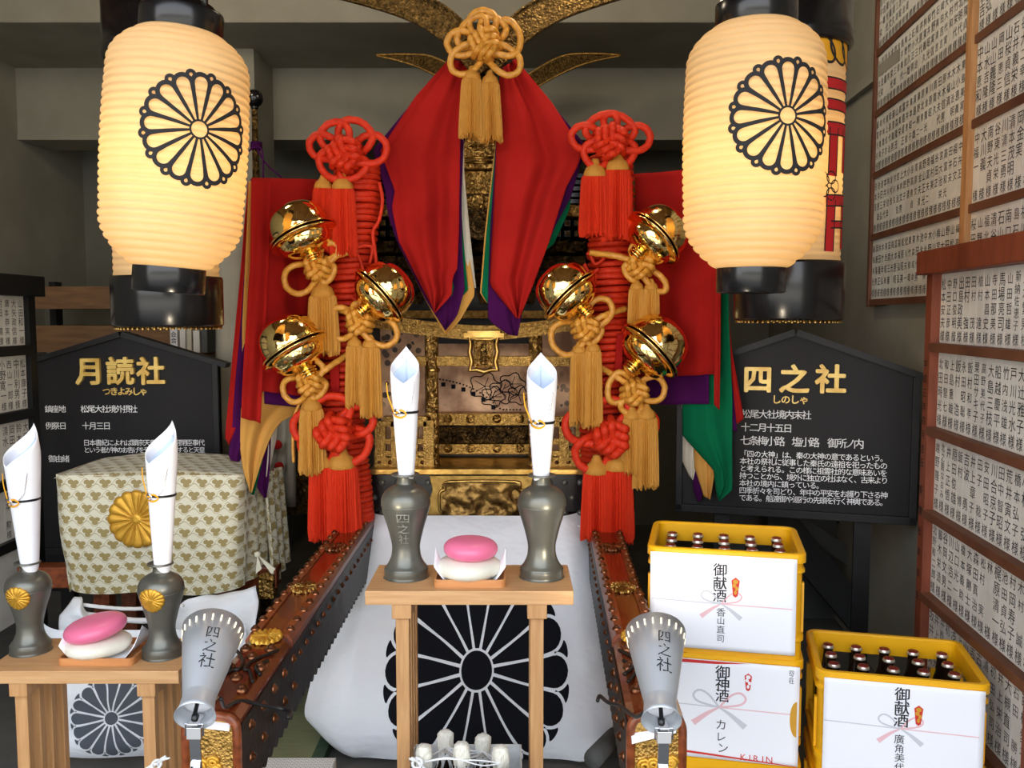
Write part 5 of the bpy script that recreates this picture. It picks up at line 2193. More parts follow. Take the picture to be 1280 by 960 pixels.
def make_bottle():
    t = thing('beer_bottle', 'bottle', 'bottle', (0, 0, 0), 0, 'capped brown bottles')
    P = [(0, 0), (.031, 0), (.034, .006), (.034, .135), (.032, .155), (.024, .185), (.016, .215), (.0135, .245), (.0135, .256), (.015, .258), (.015, .262), (.0125, .266), (0, .266)]
    MB().lathe(P, 20).build('bottle_glass', 'bottle_glass', t, local=True)
    m = MB()
    pr = [(.0165, .261), (.0162, .266), (.0145, .2685), (.0138, .270)]
    m.lathe(pr, 42, rf=lambda a, i: 1 + (.06 * math.cos(21 * a) if i == 0 else 0))
    c = m.build('crown_cap', 'cap_rim', t, local=True)
    MB().lathe([(.0146, .2682), (.0136, .2712), (.011, .2722), (0, .2724)], 24).build('cap_face', 'cap_red', c, local=True)
    return t


bot0 = make_bottle()
bot_used = False


def fill_crate(pos, rz, rows, where):
    global bot_used
    c, s_ = math.cos(rz), math.sin(rz)
    colw = ['leftmost', 'second', 'middle', 'fourth', 'rightmost']
    roww = ['front row', 'second row', 'third row', 'back row']
    for j in rows:
        for i in range(5):
            x = -CW / 2 + .02 + (CW - .04) * (i + .5) / 5
            y = -CD / 2 + .02 + (CD - .04) * (j + .5) / 4
            p = (pos[0] + x * c - y * s_, pos[1] + x * s_ + y * c, pos[2] + .006)
            lb = '%s brown capped bottle in the %s of the %s crate' % (colw[i], roww[j], where)
            if not bot_used:
                bot_used = True
                bot0.location = p
                bot0['label'] = lb
            else:
                dup(bot0, p, rz, lb)


def crate_center(l, r, ztop):
    """from the frame pixels of the front top corners, and the height they stand at"""
    P_ = []
    for px, py in (l, r):
        k = at(px, py, 1.0)
        P_.append(at(px, py, (ztop - CAM_Z) / (k.z - CAM_Z)))
    a, b = P_
    d = Vector((b.x - a.x, b.y - a.y, 0))
    rz = math.atan2(d.y, d.x)
    mid = Vector(((a.x + b.x) / 2, (a.y + b.y) / 2, 0))

    nrm = Vector((-math.sin(rz), math.cos(rz), 0))
    return mid + nrm * CD / 2, rz


cc1, rz1 = crate_center((805, 683), (1004, 694), 3 * CH)
cc1.x += .010
cc2, rz2 = crate_center((1011, 838), (1236, 858), 2 * CH)
cc2.x += .016
crate0 = make_crate()
crate0.location = (cc1.x, cc1.y, 0)
crate0.rotation_euler = (0, 0, rz1)
crate0['label'] = 'yellow bottle crate at the foot of the left crate stack, resting on the floor'
k1 = dup(crate0, (cc1.x, cc1.y, CH), rz1, 'yellow bottle crate in the left stack behind the white carton front')
k2 = dup(crate0, (cc1.x, cc1.y, 2 * CH), rz1, 'yellow bottle crate topmost in the left stack, with a white gift sheet')
k3 = dup(crate0, (cc2.x, cc2.y, 0), rz2, 'yellow bottle crate at the foot of the right stack beside the name board')
k4 = dup(crate0, (cc2.x, cc2.y, CH), rz2, 'yellow bottle crate on the right with a white gift sheet, before the name board')
fill_crate((cc1.x, cc1.y, 2 * CH), rz1, range(4), 'upper left')
fill_crate((cc2.x, cc2.y, CH), rz2, range(4), 'right')


def sheet(parent, name, x0, x1, z0, z1, y, parts, mt='paper', thick=.0012, wav=.003, seed=1):
    """paper taped on a crate front, in the crate's own axes, with print and brush writing on it"""
    def yy(x, z):
        return y - wav * (.5 + .5 * noise.noise(Vector((x * 9, z * 9, seed)))) 
    m = MB()
    m.grid(lambda u, v: Vector((x0 + (x1 - x0) * u, yy(x0 + (x1 - x0) * u, z0 + (z1 - z0) * v), z0 + (z1 - z0) * v)), 24, 20)
    s_ = m.build(name, mt, parent, local=True, solid=thick)
    for nm, mat_, fn in parts:
        m = MB()
        fn(m, lambda x, z: Vector((x, yy(x, z) - thick / 2 - .0010, z)))
        o = m.build(nm, mat_, s_, local=True)
    return s_


def bow(cx, cz, sc, w):
    """printed ribbon bow: left half and right half"""
    def left(m, f):
        m.ribbon([(p.x, p.y) for p in catmull([(cx, cz, 0), (cx - .03 * sc, cz + .035 * sc, 0), (cx - .055 * sc, cz + .045 * sc, 0), (cx - .07 * sc, cz + .03 * sc, 0), (cx - .055 * sc, cz + .012 * sc, 0), (cx, cz, 0)], 8, False)], .0028 * sc, f)
        m.ribbon([(p.x, p.y) for p in catmull([(cx, cz, 0), (cx + .03 * sc, cz - .018 * sc, 0), (cx + .07 * sc, cz - .05 * sc, 0)], 6, False)], [.0015 * sc + .0006 * sc * i for i in range(13)], f)
        m.ribbon([(cx - w, cz + .004), (cx - w / 2, cz + .002), (cx, cz)], .0014, f)

    def right(m, f):
        m.ribbon([(p.x, p.y) for p in catmull([(cx, cz, 0), (cx + .03 * sc, cz + .035 * sc, 0), (cx + .055 * sc, cz + .045 * sc, 0), (cx + .07 * sc, cz + .03 * sc, 0), (cx + .055 * sc, cz + .012 * sc, 0), (cx, cz, 0)], 8, False)], .0028 * sc, f)
        m.ribbon([(p.x, p.y) for p in catmull([(cx, cz, 0), (cx - .03 * sc, cz - .018 * sc, 0), (cx - .07 * sc, cz - .05 * sc, 0)], 6, False)], [.0015 * sc + .0006 * sc * i for i in range(13)], f)
        m.ribbon([(cx, cz), (cx + w / 2, cz - .001), (cx + w, cz - .002)], .0014, f)
    return left, right


def noshi(cx, cz, sc):
    def body(m, f):
        pts = [(0, .035), (.014, .024), (.008, -.03), (0, -.036), (-.008, -.03), (-.014, .024)]
        m.add([f(cx + x * sc, cz + z * sc) + Vector((0, -.0003, 0)) for x, z in pts], [(0, 1, 2, 3, 4, 5)][::1])

    def inner(m, f):
        for x, z, w, h in ((.0, .02, .009, .008), (-.004, .006, .007, .007), (.005, -.004, .006, .007), (0, -.018, .005, .008)):
            m.add([f(cx + (x + w * math.cos(a)) * sc, cz + (z + h * math.sin(a)) * sc) + Vector((0, -.0008, 0)) for a in [2 * PI * i / 10 for i in range(10)]], [tuple(range(10))])
    return body, inner


yF = -CD / 2 - .004
# topmost sheet of the left stack
bl, br_ = bow(-.010, .150, .78, .19)
nb, ni = noshi(.028, .200, .80)
sheet(k2, 'gift_sheet', -.206, .190, .018, .288, yF, [
    ('bow_print', 'print_grey', bl), ('bow_print', 'print_pink', br_), ('noshi_print', 'print_red', nb), ('noshi_pattern', 'print_gold', ni),
    ('brush_writing', 'ink', lambda m, f: (m.glyphs([('御', -.014, .246, .036), ('献', -.014, .209, .036), ('酒', -.014, .173, .036)], f, bold=.014),
                                            m.glyphs([('香', -.010, .126, .024), ('山', -.010, .102, .021), ('直', -.010, .077, .022), ('司', -.010, .052, .021)], f, bold=.006)))], seed=3)
# white carton front on the crate below
bl, br_ = bow(-.010, .155, 1.02, .20)
nb, ni = noshi(.067, .235, .72)
cs = sheet(k1, 'carton_front', -.210, .204, .004, .288, yF - .004, [
    ('bow_print', 'print_grey', bl), ('bow_print', 'print_pink', br_), ('noshi_print', 'print_red', nb), ('noshi_pattern', 'paper', ni),
    ('border_print', 'print_red', lambda m, f: m.add([f(-.21, .287), f(-.21, .276), f(-.02, .279), f(.07, .287)], [(0, 1, 2, 3)])),
    ('border_print', 'print_red', lambda m, f: m.add([f(-.21, .027), f(-.21, .018), f(-.05, .014), f(.20, .004), f(.20, .006), f(-.05, .020)], [(0, 1, 2, 3, 4, 5)])),
    ('maker_lettering', 'print_red', lambda m, f: m.glyphs([(c, .058 + i * .0175, .018, .024) for i, c in enumerate('KIRIN')], f, bold=.006)),
    ('brush_writing', 'ink', lambda m, f: (m.glyphs([('御', -.002, .256, .038), ('神', -.002, .222, .038), ('酒', -.002, .189, .036)], f, bold=.012),
                                            m.glyphs([('カ', -.004, .105, .030), ('レ', -.004, .070, .028), ('ン', .002, .038, .030)], f, bold=.006),
                                            m.glyphs([('四', .182, .272, .013), ('之', .182, .260, .013), ('社', .182, .247, .014)], f, bold=.0)))], 'paper', .004, .001, 5)
m = MB()
ov = [(.198 + .018 * math.cos(a), .140 + .050 * math.sin(a)) for a in [PI / 2 + PI * i / 24 for i in range(25)]]
m.prism([Vector((x, yF - .009, z)) for x, z in ov], (0, 0, 0), (0, .002, 0))
m.build('hand_hole', 'print_gold', cs, local=True)
# sheet on the right crate
bl, br_ = bow(-.003, .165, .78, .19)
nb, ni = noshi(.040, .206, .78)
sheet(k4, 'gift_sheet', -.196, .198, .010, .286, yF, [
    ('bow_print', 'print_grey', bl), ('bow_print', 'print_pink', br_), ('noshi_print', 'print_red', nb), ('noshi_pattern', 'print_gold', ni),
    ('brush_writing', 'ink', lambda m, f: (m.glyphs([('御', -.001, .258, .036), ('献', -.001, .222, .036), ('酒', -.002, .187, .036)], f, bold=.014),
                                            m.glyphs([('廣', -.005, .136, .025), ('角', -.004, .111, .023), ('美', -.003, .086, .024), ('代', -.003, .060, .023)], f, bold=.006)))], seed=7)

# ================================================================== WRAPPED BOTTLES UNDER THE MIDDLE TABLE
def wrapped_bottle(px, pytop, Y, label, seed):
    p = at(px, pytop, Y)
    z0 = .075
    H = p.z - z0
    t = thing('wrapped_bottle', label, 'bottle', (p.x, Y, z0), 0, 'white wrapped bottles under the middle table')
    P = [(0, 0), (.044, 0), (.047, .008), (.047, H * .56), (.042, H * .66), (.026, H * .76), (.017, H * .83), (.015, H * .92), (.015, H * .95), (0, H * .95)]
    MB().lathe(P, 28).build('bottle_glass', 'bottle_glass', t, local=True)
    rnd = random.Random(seed)

    def rf(a, i):
        return 1 + .09 * math.sin(4 * a + seed + i * .9) + .06 * math.sin(7 * a + 2 * i + seed)
    MB().lathe([(.0140, H * .84), (.0190, H * .86), (.0205, H * .90), (.0210, H * .945), (.0195, H * .975), (.0135, H * .995), (.004, H + .001), (0, H)], 28, rf=rf, smooth=False).build('paper_cap', 'crown_white', t, local=True)
    MB().lathe([(.0150, H * .60), (.030, H * .72), (.021, H * .80), (.0165, H * .86)], 24, rf=lambda a, i: 1 + .08 * math.sin(7 * a + i)).build('neck_wrap', 'wrap_paper', t, local=True)
    return t


WB = [(530, 931, 2.16, 'white capped bottle at the front left under the middle table'), (557, 913, 2.27, 'white capped bottle at the back left under the middle table'),
      (577, 928, 2.16, 'white capped bottle at the front centre under the middle table'), (604, 918, 2.27, 'white capped bottle at the back right under the middle table'),
      (626, 932, 2.16, 'white capped bottle at the front right under the middle table')]
for i, a in enumerate(WB):
    wrapped_bottle(*a, i * 3 + 1)
bx0, bx1 = x_at(518, 2.16), x_at(638, 2.16)
tw = thing('bottle_carrier', 'white cardboard carrier holding the wrapped bottles under the middle table', 'box', ((bx0 + bx1) / 2, 2.2, 0))
m = MB()
zt = z_at(962, 2.1)
m.span((bx0 - .03, 2.09, 0), (bx1 + .03, 2.35, .07))
for y, zz_ in ((2.09, zt), (2.346, zt - .06)):
    m.span((bx0 - .03, y, .07), (bx1 + .03, y + .004, zz_))
for x in (bx0 - .03, bx1 + .026):
    m.span((x, 2.09, .07), (x + .004, 2.35, zt - .06))
m.build('carrier_box', 'wrap_paper', tw)
m = MB()
rnd = random.Random(3)
for a, b in ((0, 1), (1, 2), (2, 3), (3, 4), (0, 2), (2, 4), (1, 3)):
    for k in range(2):
        p, q = at(WB[a][0], WB[a][1] + 22, WB[a][2] - .02), at(WB[b][0], WB[b][1] + 22, WB[b][2] - .02)
        mid = (p + q) / 2 + Vector((rnd.uniform(-.01, .01), 0, rnd.uniform(-.012, .012)))
        m.tube(catmull([p, mid, q], 6, False), .0022, 5)
m.build('tying_cord', 'rope_white', tw)


# ================================================================== WHITE PAPER TIES
def tie(px, py, Y, L, ang, label):
    c = at(px, py, Y)
    m = MB()
    rnd = random.Random(int(px))
    for a0 in (ang, ang + .25, ang + PI - .1, ang + PI + .2, ang + .1):
        e = L * rnd.uniform(.8, 1.1)
        m.tube(catmull([c, c + Vector((math.cos(a0) * e * .5, -.01, math.sin(a0) * e * .5 + .004)), c + Vector((math.cos(a0) * e, -.012, math.sin(a0) * e))], 4, False), .0032, 6)
    m.tube([c + Vector((.012 * math.cos(q), -.008 + .01 * math.sin(q), .008 * math.sin(q))) for q in [2 * PI * i / 14 for i in range(14)]], .004, 6, True)
    d = at(px - 2, 990, Y)
    m.tube(catmull([c, (c + d) / 2 + Vector((.01, 0, 0)), d], 4, False), .003, 6)
    return tag(m.build('paper_tie', 'rope_white'), label, 'cord')


tie(197, 954, 2.30, .045, .5, 'white twisted paper tie before the right legs of the left table')
tie(522, 952, 2.13, .026, 2.3, 'white twisted paper tie at the left leg of the middle table')

# ================================================================== NAME BOARDS
NAMES1 = ['松本安夫', '中田正彦', '野口俊明', '出島政美', '田村　強', '田村　茂', '植村　達', '山本昌史', '寺田那美', '馬場亮司', '山田哲雄', '新納佐恵子', '三木繁男', '井上良一', '中村　守']
NAMES2 = ['北田時光', '和田智七', '上島重雄', '飯村　浩', '永田昭聡', '飯村和孝', '栗田サキ子', '高野美代子', '大島三枝', '船越慶平', '竹内浅雄', '戸川光水', '大辻雅子', '西田　清', '岡本　進']
NAMES3 = ['越野隆子', '北之園なおみ', '井上正悟', '原田俊雄', '飯村　博', '吉波　勇', '井上章子', '田子　稔', '安田昭子', '川合京子', '田中智昭', '荒井寅文', '橋本弘子', '小林　弘', '森　正夫']
NAMES4 = ['北野和二郎', '藤木栄造', '谷岡文男', '川辺浩二', '山口光一', '橋本義助', '大塚剛士', '森田真治', '松村　実', '林　　　', '梶原清一', '池田貞弘', '村岡寿子', '木村　誠', '前田千代']
NAMES5 = ['坂井　勇', '井上　光', '中西ゆう子', '初田　明', '浅野義夫', '上原光子', '山田指月', '吉川賢一', '古川光男', '浦井慶次', '初田弘司', '井上栄治', '大槻直司', '石田　勝', '西村愛子']
SUR = '松山田中井上村木川本野林森岡谷小大高北西南東原口竹梅桜石島田宮清水長池福富金藤'
GIV = '一二三正夫美子昭和弘幸明光義雄吉久恵文治男信勇清茂隆実代貞栄'


def strip_board(t, rows, P, cell, edge, sizes, part_limit):
    """rows: list of lists of names; P(u, z) -> point on the board; cell(i): (u0, u1); each strip of paper is a part"""
    ln = []
    for r, (names, z0, z1) in enumerate(rows):
        for i, nm in enumerate(names):
            ln.append((r, i, nm, z0, z1))
    return ln


rnd = random.Random(11)


def make_strip(parent, u0, u1, z0, z1, name, P, N, mb=None, light=1):
    """one paper strip with a brushed name ending in sama; P(u, z) on the board face, N its normal"""
    m = mb or MB()
    e = .0006
    g = .0007

    def Q(u, z, d=0.0):
        return P(u, z) + N * d
    a = [Q(u0 + g, z0, e), Q(u1 - g, z0, e), Q(u1 - g, z1, e), Q(u0 + g, z1, e), Q(u0 + g, z0, 0), Q(u1 - g, z0, 0), Q(u1 - g, z1, 0), Q(u0 + g, z1, 0)]
    m.add(a, [(0, 1, 2, 3), (4, 7, 6, 5), (0, 4, 5, 1), (1, 5, 6, 2), (2, 6, 7, 3), (3, 7, 4, 0)], 0)
    w = u1 - u0
    H = z1 - z0
    uc = (u0 + u1) / 2
    n = len(name)
    sz = min(w * .80, H * .70 / max(n, 4)) * rnd.uniform(.86, 1.04)
    top = z1 - H * .06
    pitch = (H * .74) / max(n, 4)
    items = []
    for i, c in enumerate(name):
        items.append((c, uc + rnd.uniform(-.05, .05) * w, top - (i + .5) * pitch, sz * rnd.uniform(.92, 1.06)))
    items.append(('様', uc + rnd.uniform(-.04, .04) * w, z0 + H * .10, min(w * .82, H * .15)))
    sl = rnd.uniform(-.05, .12)
    m.glyphs(items, lambda x, y: Q(x, y, .0013), 1 if rnd.random() < .8 else 2, bold=.004)
    if not mb:
        return m.build('name_strip', ['strip_paper', 'ink', 'faint_ink'], parent)


# --- near board on the right: free standing, red-brown frame
def near_pt(Y, off):
    """point on the near board's face line at distance Y"""
    return Vector((1.368 + .107 * (Y - 2.90) - off, Y, 0))


Y0, Y1 = 2.90, 2.10
nb_ = thing('name_board', 'standing wooden board of donor name strips with red-brown frame at right, behind the crate', 'notice board', (1.33, 2.5, 0))
L_ = (Y0 - Y1) / WD.y


def PN(u, z):
    """u runs from the far post towards the camera"""
    p = Vector((1.384, 2.90, z)) - WD * u
    return p


NN = WN  # into the room (towards -x)
zrow = [at(1175, y, 2.88).z for y in (342, 434, 538, 641, 744, 850, 955)]
m = MB()
for u0, u1 in ((-.016, .034),):
    m.add([PN(u0, 0) + NN * .028, PN(u1, 0) + NN * .028, PN(u1, 0) - NN * .03, PN(u0, 0) - NN * .03] + [PN(u0, zrow[0]) + NN * .028, PN(u1, zrow[0]) + NN * .028, PN(u1, zrow[0]) - NN * .03, PN(u0, zrow[0]) - NN * .03],
          [(0, 1, 2, 3), (7, 6, 5, 4), (0, 4, 5, 1), (1, 5, 6, 2), (2, 6, 7, 3), (3, 7, 4, 0)])
post = m.build('post', 'frame_red_wood', nb_)
m = MB()
u0 = L_ - .04
m.add([PN(u0, 0) + NN * .028, PN(u0 + .05, 0) + NN * .028, PN(u0 + .05, 0) - NN * .03, PN(u0, 0) - NN * .03] + [PN(u0, zrow[0]) + NN * .028, PN(u0 + .05, zrow[0]) + NN * .028, PN(u0 + .05, zrow[0]) - NN * .03, PN(u0, zrow[0]) - NN * .03],
      [(0, 1, 2, 3), (7, 6, 5, 4), (0, 4, 5, 1), (1, 5, 6, 2), (2, 6, 7, 3), (3, 7, 4, 0)])
m.build('post', 'frame_red_wood', nb_)


def beam(m, ua, ub, za, zb, f, b):
    m.add([PN(ua, za) + NN * f, PN(ub, za) + NN * f, PN(ub, za) - NN * b, PN(ua, za) - NN * b, PN(ua, zb) + NN * f, PN(ub, zb) + NN * f, PN(ub, zb) - NN * b, PN(ua, zb) - NN * b],
          [(0, 1, 2, 3), (7, 6, 5, 4), (0, 4, 5, 1), (1, 5, 6, 2), (2, 6, 7, 3), (3, 7, 4, 0)])


m = MB()
beam(m, -.055, L_ + .04, zrow[0] - .002, zrow[0] + .074, .05, .05)
m.build('top_beam', 'frame_red_wood', nb_, bevel=.004)
m = MB()
beam(m, .0, L_, .2, zrow[0], -.002, .016)
m.build('back_panel', 'strip_paper', nb_)
for k in range(1, 7):
    m = MB()
    beam(m, .022, L_, zrow[k] - .014, zrow[k] + .014, .030, .01)
    m.build('cross_rail', 'frame_brown_wood', nb_, bevel=.002)
for k, names in enumerate((NAMES1, NAMES2, NAMES3, NAMES4, NAMES5)):
    for i, nm in enumerate(names):
        a = .036 + i * .0468
        if a + .0468 > L_ - .04:
            break
        make_strip(nb_, a, a + .0468, zrow[k + 1] + .016, zrow[k] - (.004 if k == 0 else .016), nm, PN, NN)
# dedication down the narrow face of the far post
m = MB()
fc = PN(-.016, 0)


def mpost(x, y):
    # the post's end face looks back along the wall: shown on the room side instead
    return PN(-.016, y) + NN * (.0285) + (-WD) * (.025 + x)


def mend(x, y):
    return PN(-.0168, y) + NN * (.0 - x)


txt = '平成三年四月吉日'
items = [(c, 0, at(1162, 456 + i * 17.5, 2.9).z, .030) for i, c in enumerate(txt)]
items += [(c, 0, at(1163, y, 2.9).z, .030) for c, y in (('寄', 612), ('贈', 638), ('松', 664), ('井', 690), ('幸', 716), ('夫', 744))]
for part_ in (items[:8], items[8:10], items[10:]):
    m = MB()
    m.glyphs([(c, x - .006, z, s_) for c, x, z, s_ in part_], lambda x, y: PN(.008 + x, y) + NN * .0290, bold=.012)
    m.build('dedication_writing', 'ink', post)

# --- far board fixed on the right wall
def PF(u, z):
    p = Vector((wall_x(3.90) - .030, 3.90, z)) - WD * u
    return p


LF = 1.95
fb = thing('name_board', 'tall wall board of donor name strips at the upper right, above the standing board', 'notice board', (wall_x(3.4) - .03, 3.2, 1.55))
zf = [at(1095, y, 3.88).z for y in (-86, -10, 67, 143, 220, 297, 378)]
m = MB()


def beamF(m, ua, ub, za, zb, f, b):
    m.add([PF(ua, za) + NN * f, PF(ub, za) + NN * f, PF(ub, za) - NN * b, PF(ua, za) - NN * b, PF(ua, zb) + NN * f, PF(ub, zb) + NN * f, PF(ub, zb) - NN * b, PF(ua, zb) - NN * b],
          [(0, 1, 2, 3), (7, 6, 5, 4), (0, 4, 5, 1), (1, 5, 6, 2), (2, 6, 7, 3), (3, 7, 4, 0)])


beamF(m, 0, LF, zf[-1], zf[0], -.002, .022)
m.build('back_panel', 'strip_paper', fb)
m = MB()
beamF(m, -.012, .012, zf[-1] - .02, zf[0], .014, .022)
m.build('side_frame', 'frame_brown_wood', fb)
UD = 1.02
m = MB()
beamF(m, UD, UD + .04, zf[-1] - .02, zf[0], .020, .0)
m.build('divider', 'rail_wood', fb)
for k in range(1, 7):
    m = MB()
    beamF(m, 0, UD, zf[k] - .013, zf[k] + .013, .010, .01)
    beamF(m, UD + .04, LF, zf[k] - .013 - (0 if k < 6 else 0), zf[k] + .013, .010, .01)
    m.build('cross_rail', 'frame_brown_wood', fb)
cells = []
for k in range(6):
    for i in range(24):
        a = .014 + i * (UD - .016) / 24
        cells.append((k, a, a + (UD - .016) / 24))
    for i in range(18):
        a = UD + .042 + i * .049
        if a + .049 < LF:
            cells.append((k, a, a + .049))
cells.sort(key=lambda c: -c[1])
vis = []
for k, a, b in cells:
    # is the strip's centre inside the frame and clear of the near board?
    p = PF((a + b) / 2, (zf[k] + zf[k + 1]) / 2)
    py = 395 - (p.z - CAM_Z) * F / p.y
    px = 640 + p.x * F / p.y
    vis.append(px < 1290 and py > -40 and not (px > 1145 and py > 330))
n = 0
rest = MB()
for (k, a, b), v in zip(cells, vis):
    nm = ''.join(rnd.choice(SUR) for _ in range(2)) + ''.join(rnd.choice(GIV) for _ in range(rnd.choice((1, 2, 2, 2))))
    if v and n < 100:
        n += 1
        make_strip(fb, a, b, zf[k + 1] + .013, zf[k] - .013, nm, PF, NN)
    else:
        make_strip(fb, a, b, zf[k + 1] + .013, zf[k] - .013, nm, PF, NN, rest)
o = rest.build('name_strip', ['strip_paper', 'ink', 'faint_ink'], fb)
o['kind'] = 'stuff'

# --- black framed board at the far left
lb = thing('name_board', 'black framed board of donor name strips at the left edge, beside the dark shrine sign', 'notice board', (-2.0, 3.5, 0))
XL = at(34, 480, 3.70).x


def PL(u, z):
    """u from the far post towards the camera, on the left board"""
    return Vector((XL + .0, 3.70 - u, z))


NL = Vector((1, 0, 0))
zr = [at(20, y, 3.64).z for y in (370, 438, 518, 598, 672)]


def beamL(m, ua, ub, za, zb, f, b):
    m.add([PL(ua, za) + NL * f, PL(ub, za) + NL * f, PL(ub, za) - NL * b, PL(ua, za) - NL * b, PL(ua, zb) + NL * f, PL(ub, zb) + NL * f, PL(ub, zb) - NL * b, PL(ua, zb) - NL * b],
          [(0, 1, 2, 3), (7, 6, 5, 4), (0, 4, 5, 1), (1, 5, 6, 2), (2, 6, 7, 3), (3, 7, 4, 0)])


m = MB()
beamL(m, -.05, 0, 0, zr[0], .02, .03)
m.build('post', 'black_wood', lb)
m = MB()
beamL(m, -.09, .75, zr[0], zr[0] + .085, .045, .05)
m.build('top_beam', 'black_wood', lb, bevel=.003)
m = MB()
beamL(m, 0, .7, .3, zr[0], -.002, .014)
m.build('back_panel', 'strip_paper', lb)
m = MB()
beamL(m, .70, .75, 0, zr[0], .02, .03)
m.build('post', 'black_wood', lb)
for k in range(1, 5):
    m = MB()
    beamL(m, 0, .7, zr[k] - .020, zr[k] + .020, .022, .01)
    m.build('cross_rail', 'black_wood', lb)
LN = [['山田和一', '大矢政信', '廣本恭実', '村田　清'], ['松本康子', '中川利男', '西山一郎', '小野寛一'], ['大西浩和', '鈴木道夫', '岡田正人', '清水　保'], ['西村美和', '石川光雄', '松下千恵', '森本　勲']]
for k in range(4):
    for i, nm in enumerate(LN[k]):
        m = MB()
        # the strips read from the camera's side, so u is mirrored on this wall
        u0, u1 = .004 + i * .050, .004 + (i + 1) * .050
        make_strip(lb, -u1, -u0, zr[k + 1] + .021, zr[k] - (.002 if k == 0 else .021), nm, lambda u, z: PL(-u, z), NL)


# ================================================================== SHRINE SIGNS
def shrine_sign(name, label, cx, cy, rz, zz_, hw, lines, post_x):
    """dark house-shaped sign; lines: [(kind, items)] drawn in its own axes; front faces local -y"""
    t = thing(name, label, 'sign', (cx, cy, 0), rz, None)
    zp, zs, zb = zz_

    def face(x, z, y=-.016):
        return Vector((x, y, z))
    out = [(-hw, zb), (hw, zb), (hw, zs), (0, zp), (-hw, zs)]
    MB().prism([face(x, z, -.012) for x, z in out], (0, 0, 0), (0, .024, 0)).build('board', 'sign_black', t, local=True)
    m = MB()
    for sg in (-1, 1):
        d = Vector((sg * (hw + .035), 0, zs - .016)) - Vector((0, 0, zp))
        a = Vector((0, 0, zp + .0))
        b = a + d
        up = Vector((-d.z, 0, d.x)).normalized()
        if up.z < 0:
            up = -up
        m.prism([a, b, b + up * .022, a + up * .024], (0, -.034, 0), (0, .034, 0))
    m.build('eave', 'black_wood', t, local=True)
    m = MB()
    for x0, x1, z0, z1 in ((-hw, -hw + .026, zb, zs + .004), (hw - .026, hw, zb, zs + .004), (-hw, hw, zb - .004, zb + .026)):
        m.span((x0, -.028, z0), (x1, .012, z1))
    m.build('frame', 'black_wood', t, local=True, bevel=.002)
    for sx in (-post_x, post_x):
        MB().span((sx - .03, .012, 0), (sx + .03, .06, zs - .1)).build('post', 'black_wood', t, local=True)
    m = MB()
    for sx in (-post_x, post_x):
        m.span((sx - .04, -.14, 0), (sx + .04, .20, .04))
    m.build('foot', 'black_wood', t, local=True)
    for nm, mt, items, bold, ext in lines:
        m = MB()
        if ext:
            m.glyphs(items, lambda x, z, d: Vector((x, -.0135 - d, z)), bold=bold, ext=ext)
        else:
            m.glyphs(items, lambda x, z: Vector((x, -.0132, z)), bold=bold)
        m.build(nm, mt, t, local=True)
    return t


# left sign: pixel -> its own axes
SYL = 3.95
sc_ = SYL / F


def lx(px):
    return (px - 156) * sc_


def lz(py):
    return at(156, py, SYL).z


def row(text, px, py, size, adv, tox, toz, sc):
    return [(c, tox(px + i * adv), toz(py), size * sc) for i, c in enumerate(text)]


cxl = at(156, 480, SYL).x
LT = []
gold = row('月読社', 116, 464, 33, 38, lx, lz, sc_)
LT.append(('title_lettering', 'sign_gold', gold, .030, .12))
LT.append(('reading_lettering', 'sign_gold', row('つきよみしゃ', 135, 489, 10, 9.2, lx, lz, sc_), .02, .1))
wh = row('鎮座地', 61, 511, 9, 8.6, lx, lz, sc_) + row('松尾大社境外摂社', 106, 511, 9.4, 8.8, lx, lz, sc_) + row('例祭日', 61, 532, 9, 8.6, lx, lz, sc_) + row('十月三日', 107, 532, 9.4, 8.8, lx, lz, sc_)
wh += row('日本書紀によれば顕宗天皇の三年阿閉臣事代', 107, 553, 8, 7.6, lx, lz, sc_) + row('という者が神のお告げを受けこれを奏すると天皇', 107, 562, 7.6, 6.9, lx, lz, sc_) + row('御由緒', 63, 573, 9, 8.6, lx, lz, sc_)
for yy_ in sorted(set(round(q[2], 4) for q in wh)):
    LT.append(('description_lettering', 'sign_white', [q for q in wh if round(q[2], 4) == yy_], .006, 0))
shrine_sign('shrine_sign', 'dark house-shaped shrine sign with gold lettering at the left, behind the brocade covered box', cxl, SYL, 0, (z_at(421, SYL), z_at(455, SYL), z_at(690, SYL)), .425, LT, .30)
# right sign, turned a little
a, b = at(847, 480, 3.50), at(1150, 480, 3.25)
rzr = math.atan2(b.y - a.y, b.x - a.x)
hwr = (b - a).xy.length / 2
mx, my = (a.x + b.x) / 2, (a.y + b.y) / 2


def rx(px):
    """local x of a frame column on the turned sign"""
    u = (px - 640) / F
    dx, dy = math.cos(rzr), math.sin(rzr)
    s_ = (u * my - mx) / (dx - u * dy)
    return s_


def rz_of(px, py):
    s_ = rx(px)
    Y = my + s_ * math.sin(rzr)
    return at(px, py, Y).z


def rrow(text, px, py, size, adv, slope=.0):
    out = []
    for i, c in enumerate(text):
        x = px + i * adv
        out.append((c, rx(x), rz_of(x, py + slope * i * adv), size * my / F))
    return out


